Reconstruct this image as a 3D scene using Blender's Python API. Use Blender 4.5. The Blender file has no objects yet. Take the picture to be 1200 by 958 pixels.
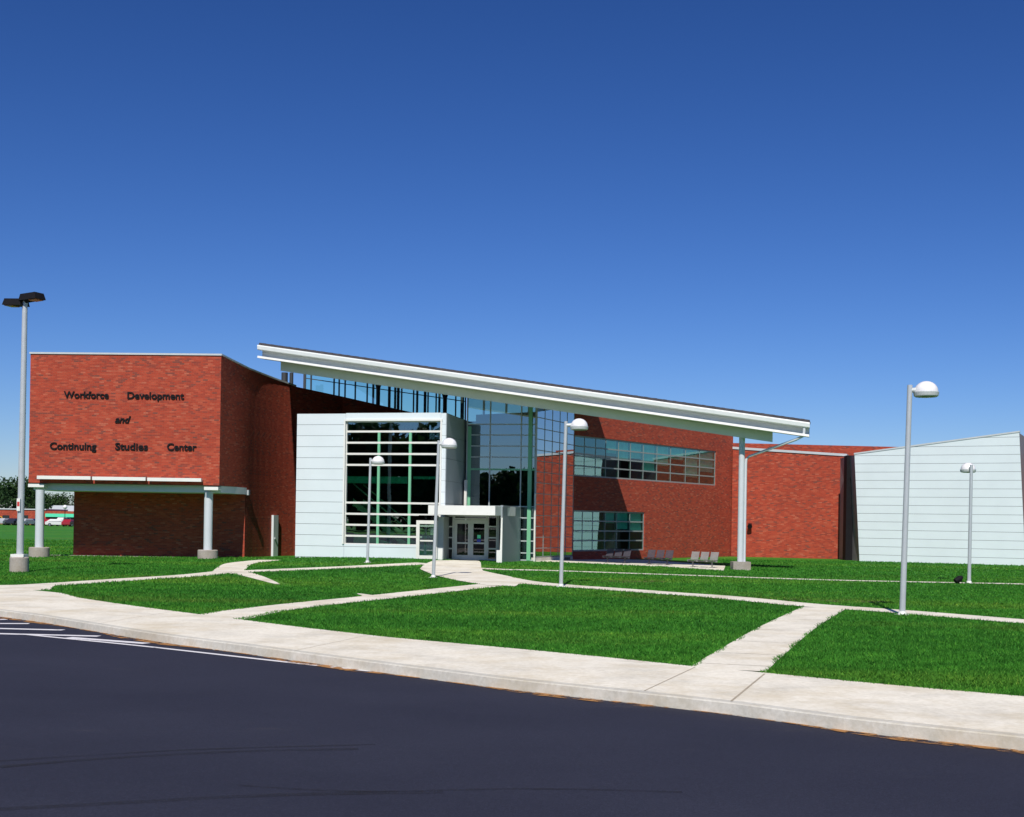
import bpy, math, random
import numpy as np
from mathutils import Vector, Matrix

random.seed(7)
rng = np.random.default_rng(7)
scene = bpy.context.scene
col = scene.collection
R = math.radians

# ---------------------------------------------------------------- camera, world, sun, exposure
EYE, FPX, ROLL = 2.1, 1500.0, R(0.9)
CR, SR = math.cos(ROLL), math.sin(ROLL)
cam_d = bpy.data.cameras.new("camera")
cam_d.sensor_fit = 'HORIZONTAL'
cam_d.sensor_width = 36.0
cam_d.lens = 36.0 * FPX / 1200.0
cam_d.shift_y = 134.0 / 1200.0
cam_d.clip_start, cam_d.clip_end = 0.1, 5000.0
cam = bpy.data.objects.new("camera", cam_d)
cam.matrix_world = Matrix(((CR, -SR, 0, 0), (0, 0, -1, 0), (SR, CR, 0, EYE), (0, 0, 0, 1)))
col.objects.link(cam)
scene.camera = cam

SUN_TRAVEL = Vector((0.10, 0.93, -1.0)).normalized()     # direction the sunlight travels
to_sun = -SUN_TRAVEL
SUN_EL = math.asin(to_sun.z)
SUN_AZ = math.atan2(to_sun.x, to_sun.y)
world = bpy.data.worlds.new("World")
scene.world = world
world.use_nodes = True
wn, wl = world.node_tree.nodes, world.node_tree.links
wn.clear()
w_out = wn.new("ShaderNodeOutputWorld")
w_bg = wn.new("ShaderNodeBackground")
w_sky = wn.new("ShaderNodeTexSky")
w_sky.sky_type = 'NISHITA'
w_sky.sun_disc = False
w_sky.sun_elevation = SUN_EL
w_sky.sun_rotation = SUN_AZ
w_sky.altitude = 300
w_sky.air_density = 1.0
w_sky.dust_density = 0.1
w_sky.ozone_density = 4.0
w_hsv = wn.new("ShaderNodeHueSaturation")
w_hsv.inputs["Saturation"].default_value = 1.06
w_hsv.inputs["Value"].default_value = 1.0
# film response of the sky: scale to display range, steepen, scale back
w_a = wn.new("ShaderNodeVectorMath"); w_a.operation = 'SCALE'; w_a.inputs["Scale"].default_value = 0.1
w_g = wn.new("ShaderNodeGamma"); w_g.inputs["Gamma"].default_value = 1.35
w_b = wn.new("ShaderNodeVectorMath"); w_b.operation = 'SCALE'; w_b.inputs["Scale"].default_value = 10.0
wl.new(w_sky.outputs[0], w_a.inputs[0]); wl.new(w_a.outputs[0], w_g.inputs["Color"]); wl.new(w_g.outputs[0], w_b.inputs[0])
w_t = wn.new("ShaderNodeVectorMath"); w_t.operation = 'MULTIPLY'; w_t.inputs[1].default_value = (0.92, 1.0, 1.36)
wl.new(w_b.outputs[0], w_t.inputs[0]); wl.new(w_t.outputs[0], w_hsv.inputs["Color"])
wl.new(w_hsv.outputs[0], w_bg.inputs["Color"])
w_bg.inputs["Strength"].default_value = 0.062
wl.new(w_bg.outputs[0], w_out.inputs["Surface"])

sun_d = bpy.data.lights.new("sun", 'SUN')
sun_d.energy = 4.0
sun_d.angle = R(0.5)
sun_d.color = (1.0, 0.95, 0.87)
sun = bpy.data.objects.new("sun", sun_d)
sun.rotation_euler = SUN_TRAVEL.to_track_quat('-Z', 'Y').to_euler()
sun.location = (0, -20, 40)
col.objects.link(sun)

scene.view_settings.view_transform = 'Standard'
scene.view_settings.look = 'None'
scene.view_settings.gamma = 1.0
scene.view_settings.use_curve_mapping = False
scene.view_settings.exposure = 0.25

# ---------------------------------------------------------------- surveying helpers (photo bearings -> metres)
def ab(px, py):
    u, v = px - 600.0, py - 613.0
    return (u * CR + v * SR) / FPX, (u * SR - v * CR) / FPX
def P(px, py, d):
    a, b = ab(px, py)
    return Vector((a * d, d, EYE + b * d))
def gz(x, y):
    """height of the lawn above the pavement"""
    z = 0.20 * math.exp(-(((x + 6) / 8.0) ** 2 + ((y - 64) / 7.0) ** 2))
    return z
def gz_np(x, y):
    return 0.20 * np.exp(-(((x + 6) / 8.0) ** 2 + ((y - 64) / 7.0) ** 2))
def G(px, py, z=0.0):
    a, b = ab(px, py)
    d = (z - EYE) / b
    return Vector((a * d, d, z))

def GG(px, py):
    """bearing to the rolling lawn"""
    z = 0.0
    for _ in range(6):
        g = G(px, py, z); z = 0.5 * z + 0.5 * gz(g.x, g.y)
    return G(px, py, z)

# ---------------------------------------------------------------- materials
def new_mat(name):
    m = bpy.data.materials.new(name)
    m.use_nodes = True
    nt = m.node_tree
    return m, nt, nt.nodes["Principled BSDF"]
def ramp(nt, stops, interp='LINEAR'):
    r = nt.nodes.new("ShaderNodeValToRGB")
    r.color_ramp.interpolation = interp
    e = r.color_ramp.elements
    while len(e) < len(stops):
        e.new(0.5)
    for i, (p, c) in enumerate(stops):
        e[i].position = p
        e[i].color = (*c, 1) if len(c) == 3 else c
    return r
def noise(nt, scale, detail=4, rough=0.6, vec=None, stretch=None):
    tc = nt.nodes.new("ShaderNodeTexCoord")
    n = nt.nodes.new("ShaderNodeTexNoise")
    n.inputs["Scale"].default_value = scale
    n.inputs["Detail"].default_value = detail
    n.inputs["Roughness"].default_value = rough
    src = tc.outputs[vec or "Object"]
    if stretch:
        mp = nt.nodes.new("ShaderNodeMapping")
        mp.inputs["Scale"].default_value = stretch
        nt.links.new(src, mp.inputs["Vector"])
        src = mp.outputs[0]
    nt.links.new(src, n.inputs["Vector"])
    return n
def plain(name, c, rough=0.6, metal=0.0, vary=0.12, scale=3.0, spec=0.5, bump=0.0, stretch=None):
    m, nt, b = new_mat(name)
    n = noise(nt, scale, stretch=stretch)
    lo = tuple(x * (1 - vary) for x in c)
    hi = tuple(min(1, x * (1 + vary)) for x in c)
    r = ramp(nt, [(0.3, lo), (0.7, hi)])
    nt.links.new(n.outputs["Fac"], r.inputs[0])
    nt.links.new(r.outputs[0], b.inputs["Base Color"])
    b.inputs["Roughness"].default_value = rough
    b.inputs["Metallic"].default_value = metal
    b.inputs["Specular IOR Level"].default_value = spec
    if bump:
        bp = nt.nodes.new("ShaderNodeBump")
        bp.inputs["Strength"].default_value = bump
        n2 = noise(nt, scale * 8)
        nt.links.new(n2.outputs["Fac"], bp.inputs["Height"])
        nt.links.new(bp.outputs[0], b.inputs["Normal"])
    return m
def mixc(nt, fac, a, b, mode='MIX'):
    m = nt.nodes.new("ShaderNodeMix")
    m.data_type = 'RGBA'
    m.blend_type = mode
    for sock, v in ((m.inputs[0], fac), (m.inputs[6], a), (m.inputs[7], b)):
        if hasattr(v, "is_linked"):
            nt.links.new(v, sock)
        elif isinstance(v, (int, float)):
            sock.default_value = v
        else:
            sock.default_value = (*v, 1)
    return m.outputs[2]
def brick_mat(name, tint=(1, 1, 1)):
    m, nt, b = new_mat(name)
    tc = nt.nodes.new("ShaderNodeTexCoord")
    br = nt.nodes.new("ShaderNodeTexBrick")
    nt.links.new(tc.outputs["UV"], br.inputs["Vector"])
    br.inputs["Color1"].default_value = (0, 0, 0, 1)
    br.inputs["Color2"].default_value = (1, 1, 1, 1)
    br.inputs["Mortar"].default_value = (0.5, 0.5, 0.5, 1)
    br.inputs["Scale"].default_value = 1.0
    br.inputs["Mortar Size"].default_value = 0.006
    br.inputs["Mortar Smooth"].default_value = 0.2
    br.inputs["Brick Width"].default_value = 0.24
    br.inputs["Row Height"].default_value = 0.08
    t = lambda c: tuple(x * k for x, k in zip(c, tint))
    r = ramp(nt, [(0.0, t((0.19, 0.062, 0.046))), (0.08, t((0.27, 0.052, 0.034))), (0.22, t((0.36, 0.050, 0.027))),
                  (0.65, t((0.43, 0.062, 0.030))), (0.92, t((0.46, 0.088, 0.045))), (1.0, t((0.47, 0.125, 0.072)))])
    nt.links.new(br.outputs["Color"], r.inputs[0])
    n1 = noise(nt, 0.35, 3, vec="UV")
    big = ramp(nt, [(0.3, (0.88, 0.86, 0.86)), (0.7, (1.08, 1.06, 1.05))])
    nt.links.new(n1.outputs["Fac"], big.inputs[0])
    c1 = mixc(nt, 1.0, r.outputs[0], big.outputs[0], 'MULTIPLY')
    n2 = noise(nt, 3.2, 5, 0.75, vec="UV", stretch=(1.0, 2.2, 1.0))
    sp = ramp(nt, [(0.34, (0.84, 0.87, 0.92)), (0.5, (1, 1, 1)), (0.66, (1.07, 1.10, 1.12))])
    nt.links.new(n2.outputs["Fac"], sp.inputs[0])
    c2 = mixc(nt, 1.0, c1, sp.outputs[0], 'MULTIPLY')
    c3 = mixc(nt, br.outputs["Fac"], c2, t((0.33, 0.095, 0.058)))
    nt.links.new(c3, b.inputs["Base Color"])
    b.inputs["Roughness"].default_value = 0.85
    b.inputs["Specular IOR Level"].default_value = 0.25
    bp = nt.nodes.new("ShaderNodeBump")
    bp.inputs["Strength"].default_value = 0.35
    bp.inputs["Distance"].default_value = 0.01
    inv = nt.nodes.new("ShaderNodeMath"); inv.operation = 'SUBTRACT'; inv.inputs[0].default_value = 1.0
    nt.links.new(br.outputs["Fac"], inv.inputs[1])
    nt.links.new(inv.outputs[0], bp.inputs["Height"])
    nt.links.new(bp.outputs[0], b.inputs["Normal"])
    return m
def glass_mat(name, tint, refl=0.25, gloss=(0.85, 0.95, 1.0), f0=0.06):
    """tinted window pane: see-through tint plus mirror reflection that grows at grazing angles"""
    m, nt, b = new_mat(name)
    nt.nodes.remove(b)
    out = nt.nodes["Material Output"]
    tr = nt.nodes.new("ShaderNodeBsdfTransparent"); tr.inputs[0].default_value = (*tint, 1)
    gl = nt.nodes.new("ShaderNodeBsdfGlossy"); gl.inputs["Color"].default_value = (*gloss, 1)
    gl.inputs["Roughness"].default_value = 0.0
    lw = nt.nodes.new("ShaderNodeLayerWeight"); lw.inputs["Blend"].default_value = 0.35
    mr = nt.nodes.new("ShaderNodeMapRange")
    mr.inputs["To Min"].default_value = refl
    mr.inputs["To Max"].default_value = 0.9
    nt.links.new(lw.outputs["Fresnel"], mr.inputs["Value"])
    n = noise(nt, 0.7, 1)
    bp = nt.nodes.new("ShaderNodeBump"); bp.inputs["Strength"].default_value = 0.012; bp.inputs["Distance"].default_value = 0.2
    nt.links.new(n.outputs["Fac"], bp.inputs["Height"])
    nt.links.new(bp.outputs[0], gl.inputs["Normal"])
    mx = nt.nodes.new("ShaderNodeMixShader")
    nt.links.new(mr.outputs[0], mx.inputs[0])
    nt.links.new(tr.outputs[0], mx.inputs[1])
    nt.links.new(gl.outputs[0], mx.inputs[2])
    nt.links.new(mx.outputs[0], out.inputs["Surface"])
    return m
def lawn_mat(name, blades=False):
    m, nt, b = new_mat(name)
    n1 = noise(nt, 0.10, 3, 0.55, stretch=(0.5, 1.6, 1))
    r1 = ramp(nt, [(0.28, (0.033, 0.170, 0.019)), (0.52, (0.053, 0.225, 0.024)), (0.72, (0.105, 0.255, 0.028))])
    nt.links.new(n1.outputs["Fac"], r1.inputs[0])
    n2 = noise(nt, 1.3, 5, 0.7)
    r2 = ramp(nt, [(0.30, (0.50, 0.60, 0.52)), (0.52, (1, 1, 1)), (0.74, (1.5, 1.3, 1.15))])
    nt.links.new(n2.outputs["Fac"], r2.inputs[0])
    c = mixc(nt, 1.0, r1.outputs[0], r2.outputs[0], 'MULTIPLY')
    n4 = noise(nt, 0.16, 4, 0.7, stretch=(0.35, 1.3, 1))
    r4 = ramp(nt, [(0.55, (0, 0, 0)), (0.75, (0.6, 0.6, 0.6))])
    nt.links.new(n4.outputs["Fac"], r4.inputs[0])
    c = mixc(nt, r4.outputs[0], c, (0.13, 0.17, 0.03))
    if blades:
        tc = nt.nodes.new("ShaderNodeTexCoord")
        sx = nt.nodes.new("ShaderNodeSeparateXYZ")
        nt.links.new(tc.outputs["UV"], sx.inputs[0])
        r3 = ramp(nt, [(0.0, (0.60, 0.66, 0.5)), (0.5, (1.0, 1.0, 1.0)), (0.9, (1.45, 1.35, 1.3)), (1.0, (3.2, 1.8, 2.2))])
        nt.links.new(sx.outputs["X"], r3.inputs[0])
        c = mixc(nt, 1.0, c, r3.outputs[0], 'MULTIPLY')
        nt.links.new(c, b.inputs["Base Color"])
        tl = nt.nodes.new("ShaderNodeBsdfTranslucent")
        nt.links.new(c, tl.inputs["Color"])
        mx = nt.nodes.new("ShaderNodeMixShader"); mx.inputs[0].default_value = 0.3
        nt.links.new(b.outputs[0], mx.inputs[1]); nt.links.new(tl.outputs[0], mx.inputs[2])
        nt.links.new(mx.outputs[0], nt.nodes["Material Output"].inputs["Surface"])
    else:
        n3 = noise(nt, 9.0, 4, 0.8)
        r3 = ramp(nt, [(0.3, (0.55, 0.6, 0.5)), (0.7, (1.3, 1.25, 1.2))])
        nt.links.new(n3.outputs["Fac"], r3.inputs[0])
        c = mixc(nt, 1.0, c, r3.outputs[0], 'MULTIPLY')
        nt.links.new(c, b.inputs["Base Color"])
        bp = nt.nodes.new("ShaderNodeBump"); bp.inputs["Strength"].default_value = 0.8; bp.inputs["Distance"].default_value = 0.05
        nt.links.new(n3.outputs["Fac"], bp.inputs["Height"])
        nt.links.new(bp.outputs[0], b.inputs["Normal"])
    b.inputs["Roughness"].default_value = 0.75
    b.inputs["Specular IOR Level"].default_value = 0.15
    return m
def concrete_mat(name, c, joint=0.0):
    m, nt, b = new_mat(name)
    n1 = noise(nt, 0.8, 5, 0.65)
    r1 = ramp(nt, [(0.3, tuple(x * 0.80 for x in c)), (0.5, c), (0.72, tuple(x * 1.10 for x in c))])
    nt.links.new(n1.outputs["Fac"], r1.inputs[0])
    n2 = noise(nt, 14, 4, 0.7)
    r2 = ramp(nt, [(0.3, (0.86, 0.85, 0.82)), (0.7, (1.08, 1.08, 1.08))])
    nt.links.new(n2.outputs["Fac"], r2.inputs[0])
    cc = mixc(nt, 1.0, r1.outputs[0], r2.outputs[0], 'MULTIPLY')
    n3 = noise(nt, 0.55, 6, 0.75)
    st = ramp(nt, [(0.46, (0, 0, 0)), (0.72, (0.75, 0.75, 0.75))])
    nt.links.new(n3.outputs["Fac"], st.inputs[0])
    cc = mixc(nt, st.outputs[0], cc, tuple(x * k for x, k in zip(c, (0.72, 0.64, 0.50))))
    nt.links.new(cc, b.inputs["Base Color"])
    b.inputs["Roughness"].default_value = 0.9
    b.inputs["Specular IOR Level"].default_value = 0.2
    bp = nt.nodes.new("ShaderNodeBump"); bp.inputs["Strength"].default_value = 0.25; bp.inputs["Distance"].default_value = 0.02
    nt.links.new(n2.outputs["Fac"], bp.inputs["Height"])
    nt.links.new(bp.outputs[0], b.inputs["Normal"])
    return m
def asphalt_mat():
    m, nt, b = new_mat("asphalt")
    n1 = noise(nt, 0.18, 5, 0.6, stretch=(1, 1.6, 1))
    r1 = ramp(nt, [(0.3, (0.018, 0.0195, 0.036)), (0.7, (0.027, 0.029, 0.049))])
    nt.links.new(n1.outputs["Fac"], r1.inputs[0])
    n2 = noise(nt, 60, 3, 0.8)
    r2 = ramp(nt, [(0.3, (0.60, 0.60, 0.62)), (0.58, (1.05, 1.05, 1.05)), (0.70, (2.1, 2.0, 1.9))])
    nt.links.new(n2.outputs["Fac"], r2.inputs[0])
    c = mixc(nt, 1.0, r1.outputs[0], r2.outputs[0], 'MULTIPLY')
    n3 = noise(nt, 0.5, 6, 0.8, stretch=(0.5, 2, 1))
    r3 = ramp(nt, [(0.62, (0, 0, 0)), (0.8, (0.5, 0.5, 0.5))])
    nt.links.new(n3.outputs["Fac"], r3.inputs[0])
    c = mixc(nt, r3.outputs[0], c, (0.075, 0.068, 0.070))
    nt.links.new(c, b.inputs["Base Color"])
    b.inputs["Roughness"].default_value = 0.85
    b.inputs["Specular IOR Level"].default_value = 0.3
    bp = nt.nodes.new("ShaderNodeBump"); bp.inputs["Strength"].default_value = 0.5; bp.inputs["Distance"].default_value = 0.008
    nt.links.new(n2.outputs["Fac"], bp.inputs["Height"])
    nt.links.new(bp.outputs[0], b.inputs["Normal"])
    return m
def broken_mat(name, c, scale=3.0, lo=0.42, hi=0.55, amax=1.0, rough=0.9):
    """worn layer: colour with holes of noise through which the surface below shows"""
    m, nt, b = new_mat(name)
    b.inputs["Base Color"].default_value = (*c, 1)
    b.inputs["Roughness"].default_value = rough
    n = noise(nt, scale, 5, 0.7)
    r = ramp(nt, [(lo, (0, 0, 0)), (hi, (amax, amax, amax))])
    nt.links.new(n.outputs["Fac"], r.inputs[0])
    nt.links.new(r.outputs[0], b.inputs["Alpha"])
    return m
def leaf_mat(name, c1, c2, trans=0.25):
    m, nt, b = new_mat(name)
    n = noise(nt, 0.35, 3)
    r = ramp(nt, [(0.3, c1), (0.7, c2)])
    nt.links.new(n.outputs["Fac"], r.inputs[0])
    nt.links.new(r.outputs[0], b.inputs["Base Color"])
    b.inputs["Roughness"].default_value = 0.7
    b.inputs["Specular IOR Level"].default_value = 0.2
    tl = nt.nodes.new("ShaderNodeBsdfTranslucent")
    nt.links.new(r.outputs[0], tl.inputs["Color"])
    mx = nt.nodes.new("ShaderNodeMixShader"); mx.inputs[0].default_value = trans
    nt.links.new(b.outputs[0], mx.inputs[1]); nt.links.new(tl.outputs[0], mx.inputs[2])
    nt.links.new(mx.outputs[0], nt.nodes["Material Output"].inputs["Surface"])
    return m

M = {}
M['brick'] = brick_mat("red_brick", (0.95, 0.95, 0.96))
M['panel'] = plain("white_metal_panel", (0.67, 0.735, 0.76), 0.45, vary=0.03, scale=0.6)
M['panel_shade'] = plain("shade_grey_panel", (0.27, 0.31, 0.33), 0.5, vary=0.04, scale=0.6)  # white panel darkened in colour to carry shade on the turned-away faces
M['seam'] = plain("dark_panel_joint", (0.17, 0.19, 0.20), 0.8)
M['white'] = plain("white_painted_metal", (0.76, 0.76, 0.72), 0.45, vary=0.03)
M['fascia'] = plain("grey_fascia", (0.72, 0.75, 0.74), 0.5, vary=0.03)
M['beam'] = plain("cream_soffit_beam", (0.74, 0.73, 0.64), 0.6, vary=0.03)
M['col'] = plain("pale_grey_paint", (0.58, 0.61, 0.64), 0.4, vary=0.03)
M['galv'] = plain("grey_pole_paint", (0.50, 0.53, 0.55), 0.4, vary=0.05, metal=0.2)
M['coping'] = plain("grey_coping_metal", (0.50, 0.53, 0.55), 0.5, vary=0.05)
M['base'] = concrete_mat("column_base_concrete", (0.40, 0.36, 0.33))
M['walk'] = concrete_mat("pavement_concrete", (0.80, 0.755, 0.65))
M['kerb'] = concrete_mat("kerb_concrete", (0.58, 0.56, 0.50))
M['asphalt'] = asphalt_mat()
M['lawn'] = lawn_mat("lawn_turf")
M['blade'] = lawn_mat("grass_blades", True)
M['black'] = plain("black_paint", (0.010, 0.009, 0.011), 0.7, spec=0.15)
M['darkroof'] = plain("dark_roofing", (0.05, 0.045, 0.05), 0.85, vary=0.3, scale=4)
M['soffit'] = plain("dark_soffit", (0.10, 0.11, 0.12), 0.8)
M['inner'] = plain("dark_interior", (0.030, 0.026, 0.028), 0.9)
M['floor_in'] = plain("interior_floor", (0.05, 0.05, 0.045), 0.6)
M['green'] = plain("pale_green_steel", (0.17, 0.46, 0.27), 0.5, vary=0.05)
M['teal'] = plain("teal_green_panel", (0.10, 0.70, 0.42), 0.5, vary=0.05)
M['stair'] = plain("green_stair_paint", (0.50, 0.85, 0.50), 0.6)
M['mull'] = plain("pale_mullion", (0.42, 0.47, 0.47), 0.4, vary=0.03)
M['mull_s'] = plain("grey_green_mullion", (0.25, 0.29, 0.28), 0.4, vary=0.03)
M['mull_w'] = plain("white_mullion", (0.72, 0.71, 0.66), 0.4, vary=0.03)
M['mull_d'] = plain("dark_mullion", (0.045, 0.05, 0.055), 0.5)
M['mull_g'] = plain("green_mullion", (0.20, 0.42, 0.30), 0.4)
M['glass'] = glass_mat("lobby_glass", (0.36, 0.55, 0.46), 0.26, gloss=(0.80, 0.95, 0.95))
M['glass_hi'] = glass_mat("clerestory_glass", (0.72, 1.0, 0.84), 0.10)
M['glass_mir'] = glass_mat("side_reflective_glass", (0.12, 0.2, 0.2), 0.58)
M['glass_win'] = glass_mat("classroom_glass", (0.50, 0.95, 0.82), 0.27, gloss=(0.62, 1.0, 0.97))
M['glass_dark'] = glass_mat("door_glass", (0.17, 0.16, 0.17), 0.07, gloss=(0.42, 0.42, 0.45))
M['blind'] = plain("pale_green_blind", (0.55, 0.92, 0.82), 0.8)
M['dome'] = plain("white_lamp_dome", (0.82, 0.80, 0.80), 0.25, vary=0.01)
M['ring'] = plain("grey_lamp_ring", (0.50, 0.53, 0.53), 0.35, vary=0.03)
M['lens'] = plain("dark_lamp_lens", (0.04, 0.045, 0.03), 0.3)
M['bench'] = plain("bench_grey_metal", (0.24, 0.23, 0.22), 0.5)
M['bench_shade'] = plain("bench_shade_metal", (0.06, 0.055, 0.07), 0.5)  # bench metal darkened in colour to stand for the roof's shadow
M['paint'] = broken_mat("white_road_paint", (0.72, 0.70, 0.72), 2.2, 0.30, 0.42)
M['litter'] = broken_mat("dry_leaf_litter", (0.36, 0.17, 0.05), 3.5, 0.44, 0.56)
M['tyre_mark'] = broken_mat("tyre_rubber", (0.016, 0.016, 0.022), 1.2, 0.30, 0.70, 0.55)
M['soil'] = broken_mat("bare_soil", (0.20, 0.15, 0.07), 1.6, 0.42, 0.58, 0.8)
M['leaf'] = leaf_mat("tree_leaves", (0.016, 0.045, 0.014), (0.040, 0.085, 0.022))
M['leaf2'] = leaf_mat("tree_leaves_pale", (0.024, 0.060, 0.018), (0.055, 0.105, 0.030))
M['bark'] = plain("bark", (0.07, 0.055, 0.045), 0.9, vary=0.3)
M['red'] = plain("red_sign_paint", (0.55, 0.04, 0.04), 0.5)
M['blue'] = plain("blue_paint", (0.03, 0.06, 0.45), 0.5)
M['rust'] = plain("brown_glass_refractor", (0.30, 0.09, 0.02), 0.3)
M['rubber'] = plain("tyre_black", (0.02, 0.02, 0.02), 0.8)
M['carglass'] = plain("car_window", (0.02, 0.025, 0.03), 0.1)
M['chrome'] = plain("wheel_rim", (0.5, 0.5, 0.5), 0.3, metal=0.8)

# ---------------------------------------------------------------- mesh builder
clear, nt_, b_0 = new_mat("clear_glass")
nt_.nodes.remove(b_0)
t_ = nt_.nodes.new("ShaderNodeBsdfTransparent")
nt_.links.new(t_.outputs[0], nt_.nodes["Material Output"].inputs["Surface"])
M['clear'] = clear
def outer_only(ob, n):
    """give the faces not looking along n the clear material"""
    ob.data.materials.append(M['clear'])
    nn = Vector((n[0], n[1], 0))
    for p in ob.data.polygons:
        if p.normal.dot(nn) < 0.9: p.material_index = 1
    return ob

class MB:
    def __init__(s):
        s.v, s.f, s.mi, s.smooth = [], [], [], []
    def face(s, pts, mi=0, smooth=False):
        b = len(s.v)
        s.v += [tuple(p) for p in pts]
        s.f.append(tuple(range(b, b + len(pts)))); s.mi.append(mi); s.smooth.append(smooth)
    def indexed(s, pts, faces, mi=0, smooth=False):
        b = len(s.v)
        s.v += [tuple(p) for p in pts]
        for f in faces:
            s.f.append(tuple(b + i for i in f)); s.mi.append(mi); s.smooth.append(smooth)
    def box8(s, c, mi=0):
        s.indexed(c, [(0, 3, 2, 1), (4, 5, 6, 7), (0, 1, 5, 4), (1, 2, 6, 5), (2, 3, 7, 6), (3, 0, 4, 7)], mi)
    def box(s, x0, x1, y0, y1, z0, z1, mi=0):
        s.box8([(x0, y0, z0), (x1, y0, z0), (x1, y1, z0), (x0, y1, z0), (x0, y0, z1), (x1, y0, z1), (x1, y1, z1), (x0, y1, z1)], mi)
    def prism(s, poly, z0, z1, mi=0):
        """plan polygon between two heights (numbers or functions of x, y)"""
        fz = lambda z, p: z(p[0], p[1]) if callable(z) else z
        n = len(poly)
        pts = [(p[0], p[1], fz(z0, p)) for p in poly] + [(p[0], p[1], fz(z1, p)) for p in poly]
        fs = [tuple(range(n))[::-1], tuple(range(n, 2 * n))] + [(i, (i + 1) % n, n + (i + 1) % n, n + i) for i in range(n)]
        s.indexed(pts, fs, mi)
    def tube(s, path, rad, n=12, mi=0, cap=True):
        path = [Vector(p) for p in path]
        if not isinstance(rad, (list, tuple)):
            rad = [rad] * len(path)
        rings, prev = [], None
        for i, p in enumerate(path):
            t = (path[min(i + 1, len(path) - 1)] - path[max(i - 1, 0)]).normalized()
            a = Vector((1, 0, 0)) if abs(t.z) > 0.9 else Vector((0, 0, 1))
            if prev is not None and (prev - t * prev.dot(t)).length > 0.1:
                a = prev
            x = (a - t * a.dot(t)).normalized()
            prev = x
            y = t.cross(x)
            rings.append([p + (x * math.cos(2 * math.pi * k / n) + y * math.sin(2 * math.pi * k / n)) * rad[i] for k in range(n)])
        pts = [q for r in rings for q in r]
        fs = []
        for i in range(len(rings) - 1):
            for k in range(n):
                fs.append((i * n + k, i * n + (k + 1) % n, (i + 1) * n + (k + 1) % n, (i + 1) * n + k))
        s.indexed(pts, fs, mi, True)
        if cap:
            s.face(rings[0][::-1], mi); s.face(rings[-1], mi)
    def lathe(s, prof, c, n=24, mi=0, smooth=True):
        """profile [(r, z)] around a vertical axis through c"""
        pts, fs = [], []
        for r, z in prof:
            pts += [(c[0] + r * math.cos(2 * math.pi * k / n), c[1] + r * math.sin(2 * math.pi * k / n), c[2] + z) for k in range(n)]
        for i in range(len(prof) - 1):
            for k in range(n):
                fs.append((i * n + k, i * n + (k + 1) % n, (i + 1) * n + (k + 1) % n, (i + 1) * n + k))
        s.indexed(pts, fs, mi, smooth)
    def build(s, name, mats, parent=None, loc=None):
        me = bpy.data.meshes.new(name)
        me.from_pydata(s.v, [], s.f)
        if not isinstance(mats, (list, tuple)):
            mats = [mats]
        for m in mats:
            me.materials.append(m)
        me.polygons.foreach_set("material_index", s.mi)
        me.polygons.foreach_set("use_smooth", s.smooth)
        uv = me.uv_layers.new(name="UVMap")
        data = np.zeros((len(me.loops), 2), dtype=np.float32)
        for p in me.polygons:
            n = p.normal
            for li in p.loop_indices:
                c = me.vertices[me.loops[li].vertex_index].co
                if abs(n.z) > 0.75:
                    data[li] = (c.x, c.y)
                else:
                    t = Vector((-n.y, n.x)); t.normalize()
                    data[li] = (c.x * t.x + c.y * t.y, c.z)
        uv.data.foreach_set("uv", data.ravel())
        me.update()
        o = bpy.data.objects.new(name, me)
        col.objects.link(o)
        if parent is not None:
            o.parent = parent
            o.matrix_parent_inverse = Matrix.Identity(4)
            if loc is None:
                # the thing's world vertices -> local to its parent chain
                off = Vector((0, 0, 0)); q = parent
                while q is not None:
                    off += q.location; q = q.parent
                me.transform(Matrix.Translation(-off))
        if loc is not None:
            o.location = loc
        return o

def tag(o, label=None, cat=None, group=None, kind=None):
    if label: o["label"] = label
    if cat: o["category"] = cat
    if group: o["group"] = group
    if kind: o["kind"] = kind
    return o
def thing(name, loc, label, cat, group=None):
    o = bpy.data.objects.new(name, None)
    o.empty_display_size = 0.3
    o.location = loc
    col.objects.link(o)
    return tag(o, label, cat, group)

class Frame:
    """a vertical wall line: s metres along, z up, out metres towards the viewer's side"""
    def __init__(s, A, B):
        s.A = Vector((A[0], A[1])); B = Vector((B[0], B[1]))
        s.L = (B - s.A).length
        s.u = (B - s.A) / s.L
        s.n = Vector((s.u.y, -s.u.x))
    def pt(s, a, z, out=0.0):
        q = s.A + s.u * a + s.n * out
        return Vector((q.x, q.y, z))
    def W(s, px, py):
        """wall coordinates of a bearing"""
        a, b = ab(px, py)
        # (a d, d) = A + u k
        det = a * (-s.u.y) + s.u.x
        d = (s.A.x * (-s.u.y) + s.u.x * s.A.y) / det
        k = (Vector((a * d, d)) - s.A).dot(s.u)
        return k, EYE + b * d
    def box(s, mb, a0, a1, z0, z1, o0, o1, mi=0):
        c = [s.pt(a0, z0, o1), s.pt(a1, z0, o1), s.pt(a1, z0, o0), s.pt(a0, z0, o0),
             s.pt(a0, z1, o1), s.pt(a1, z1, o1), s.pt(a1, z1, o0), s.pt(a0, z1, o0)]
        mb.box8(c, mi)

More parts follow.
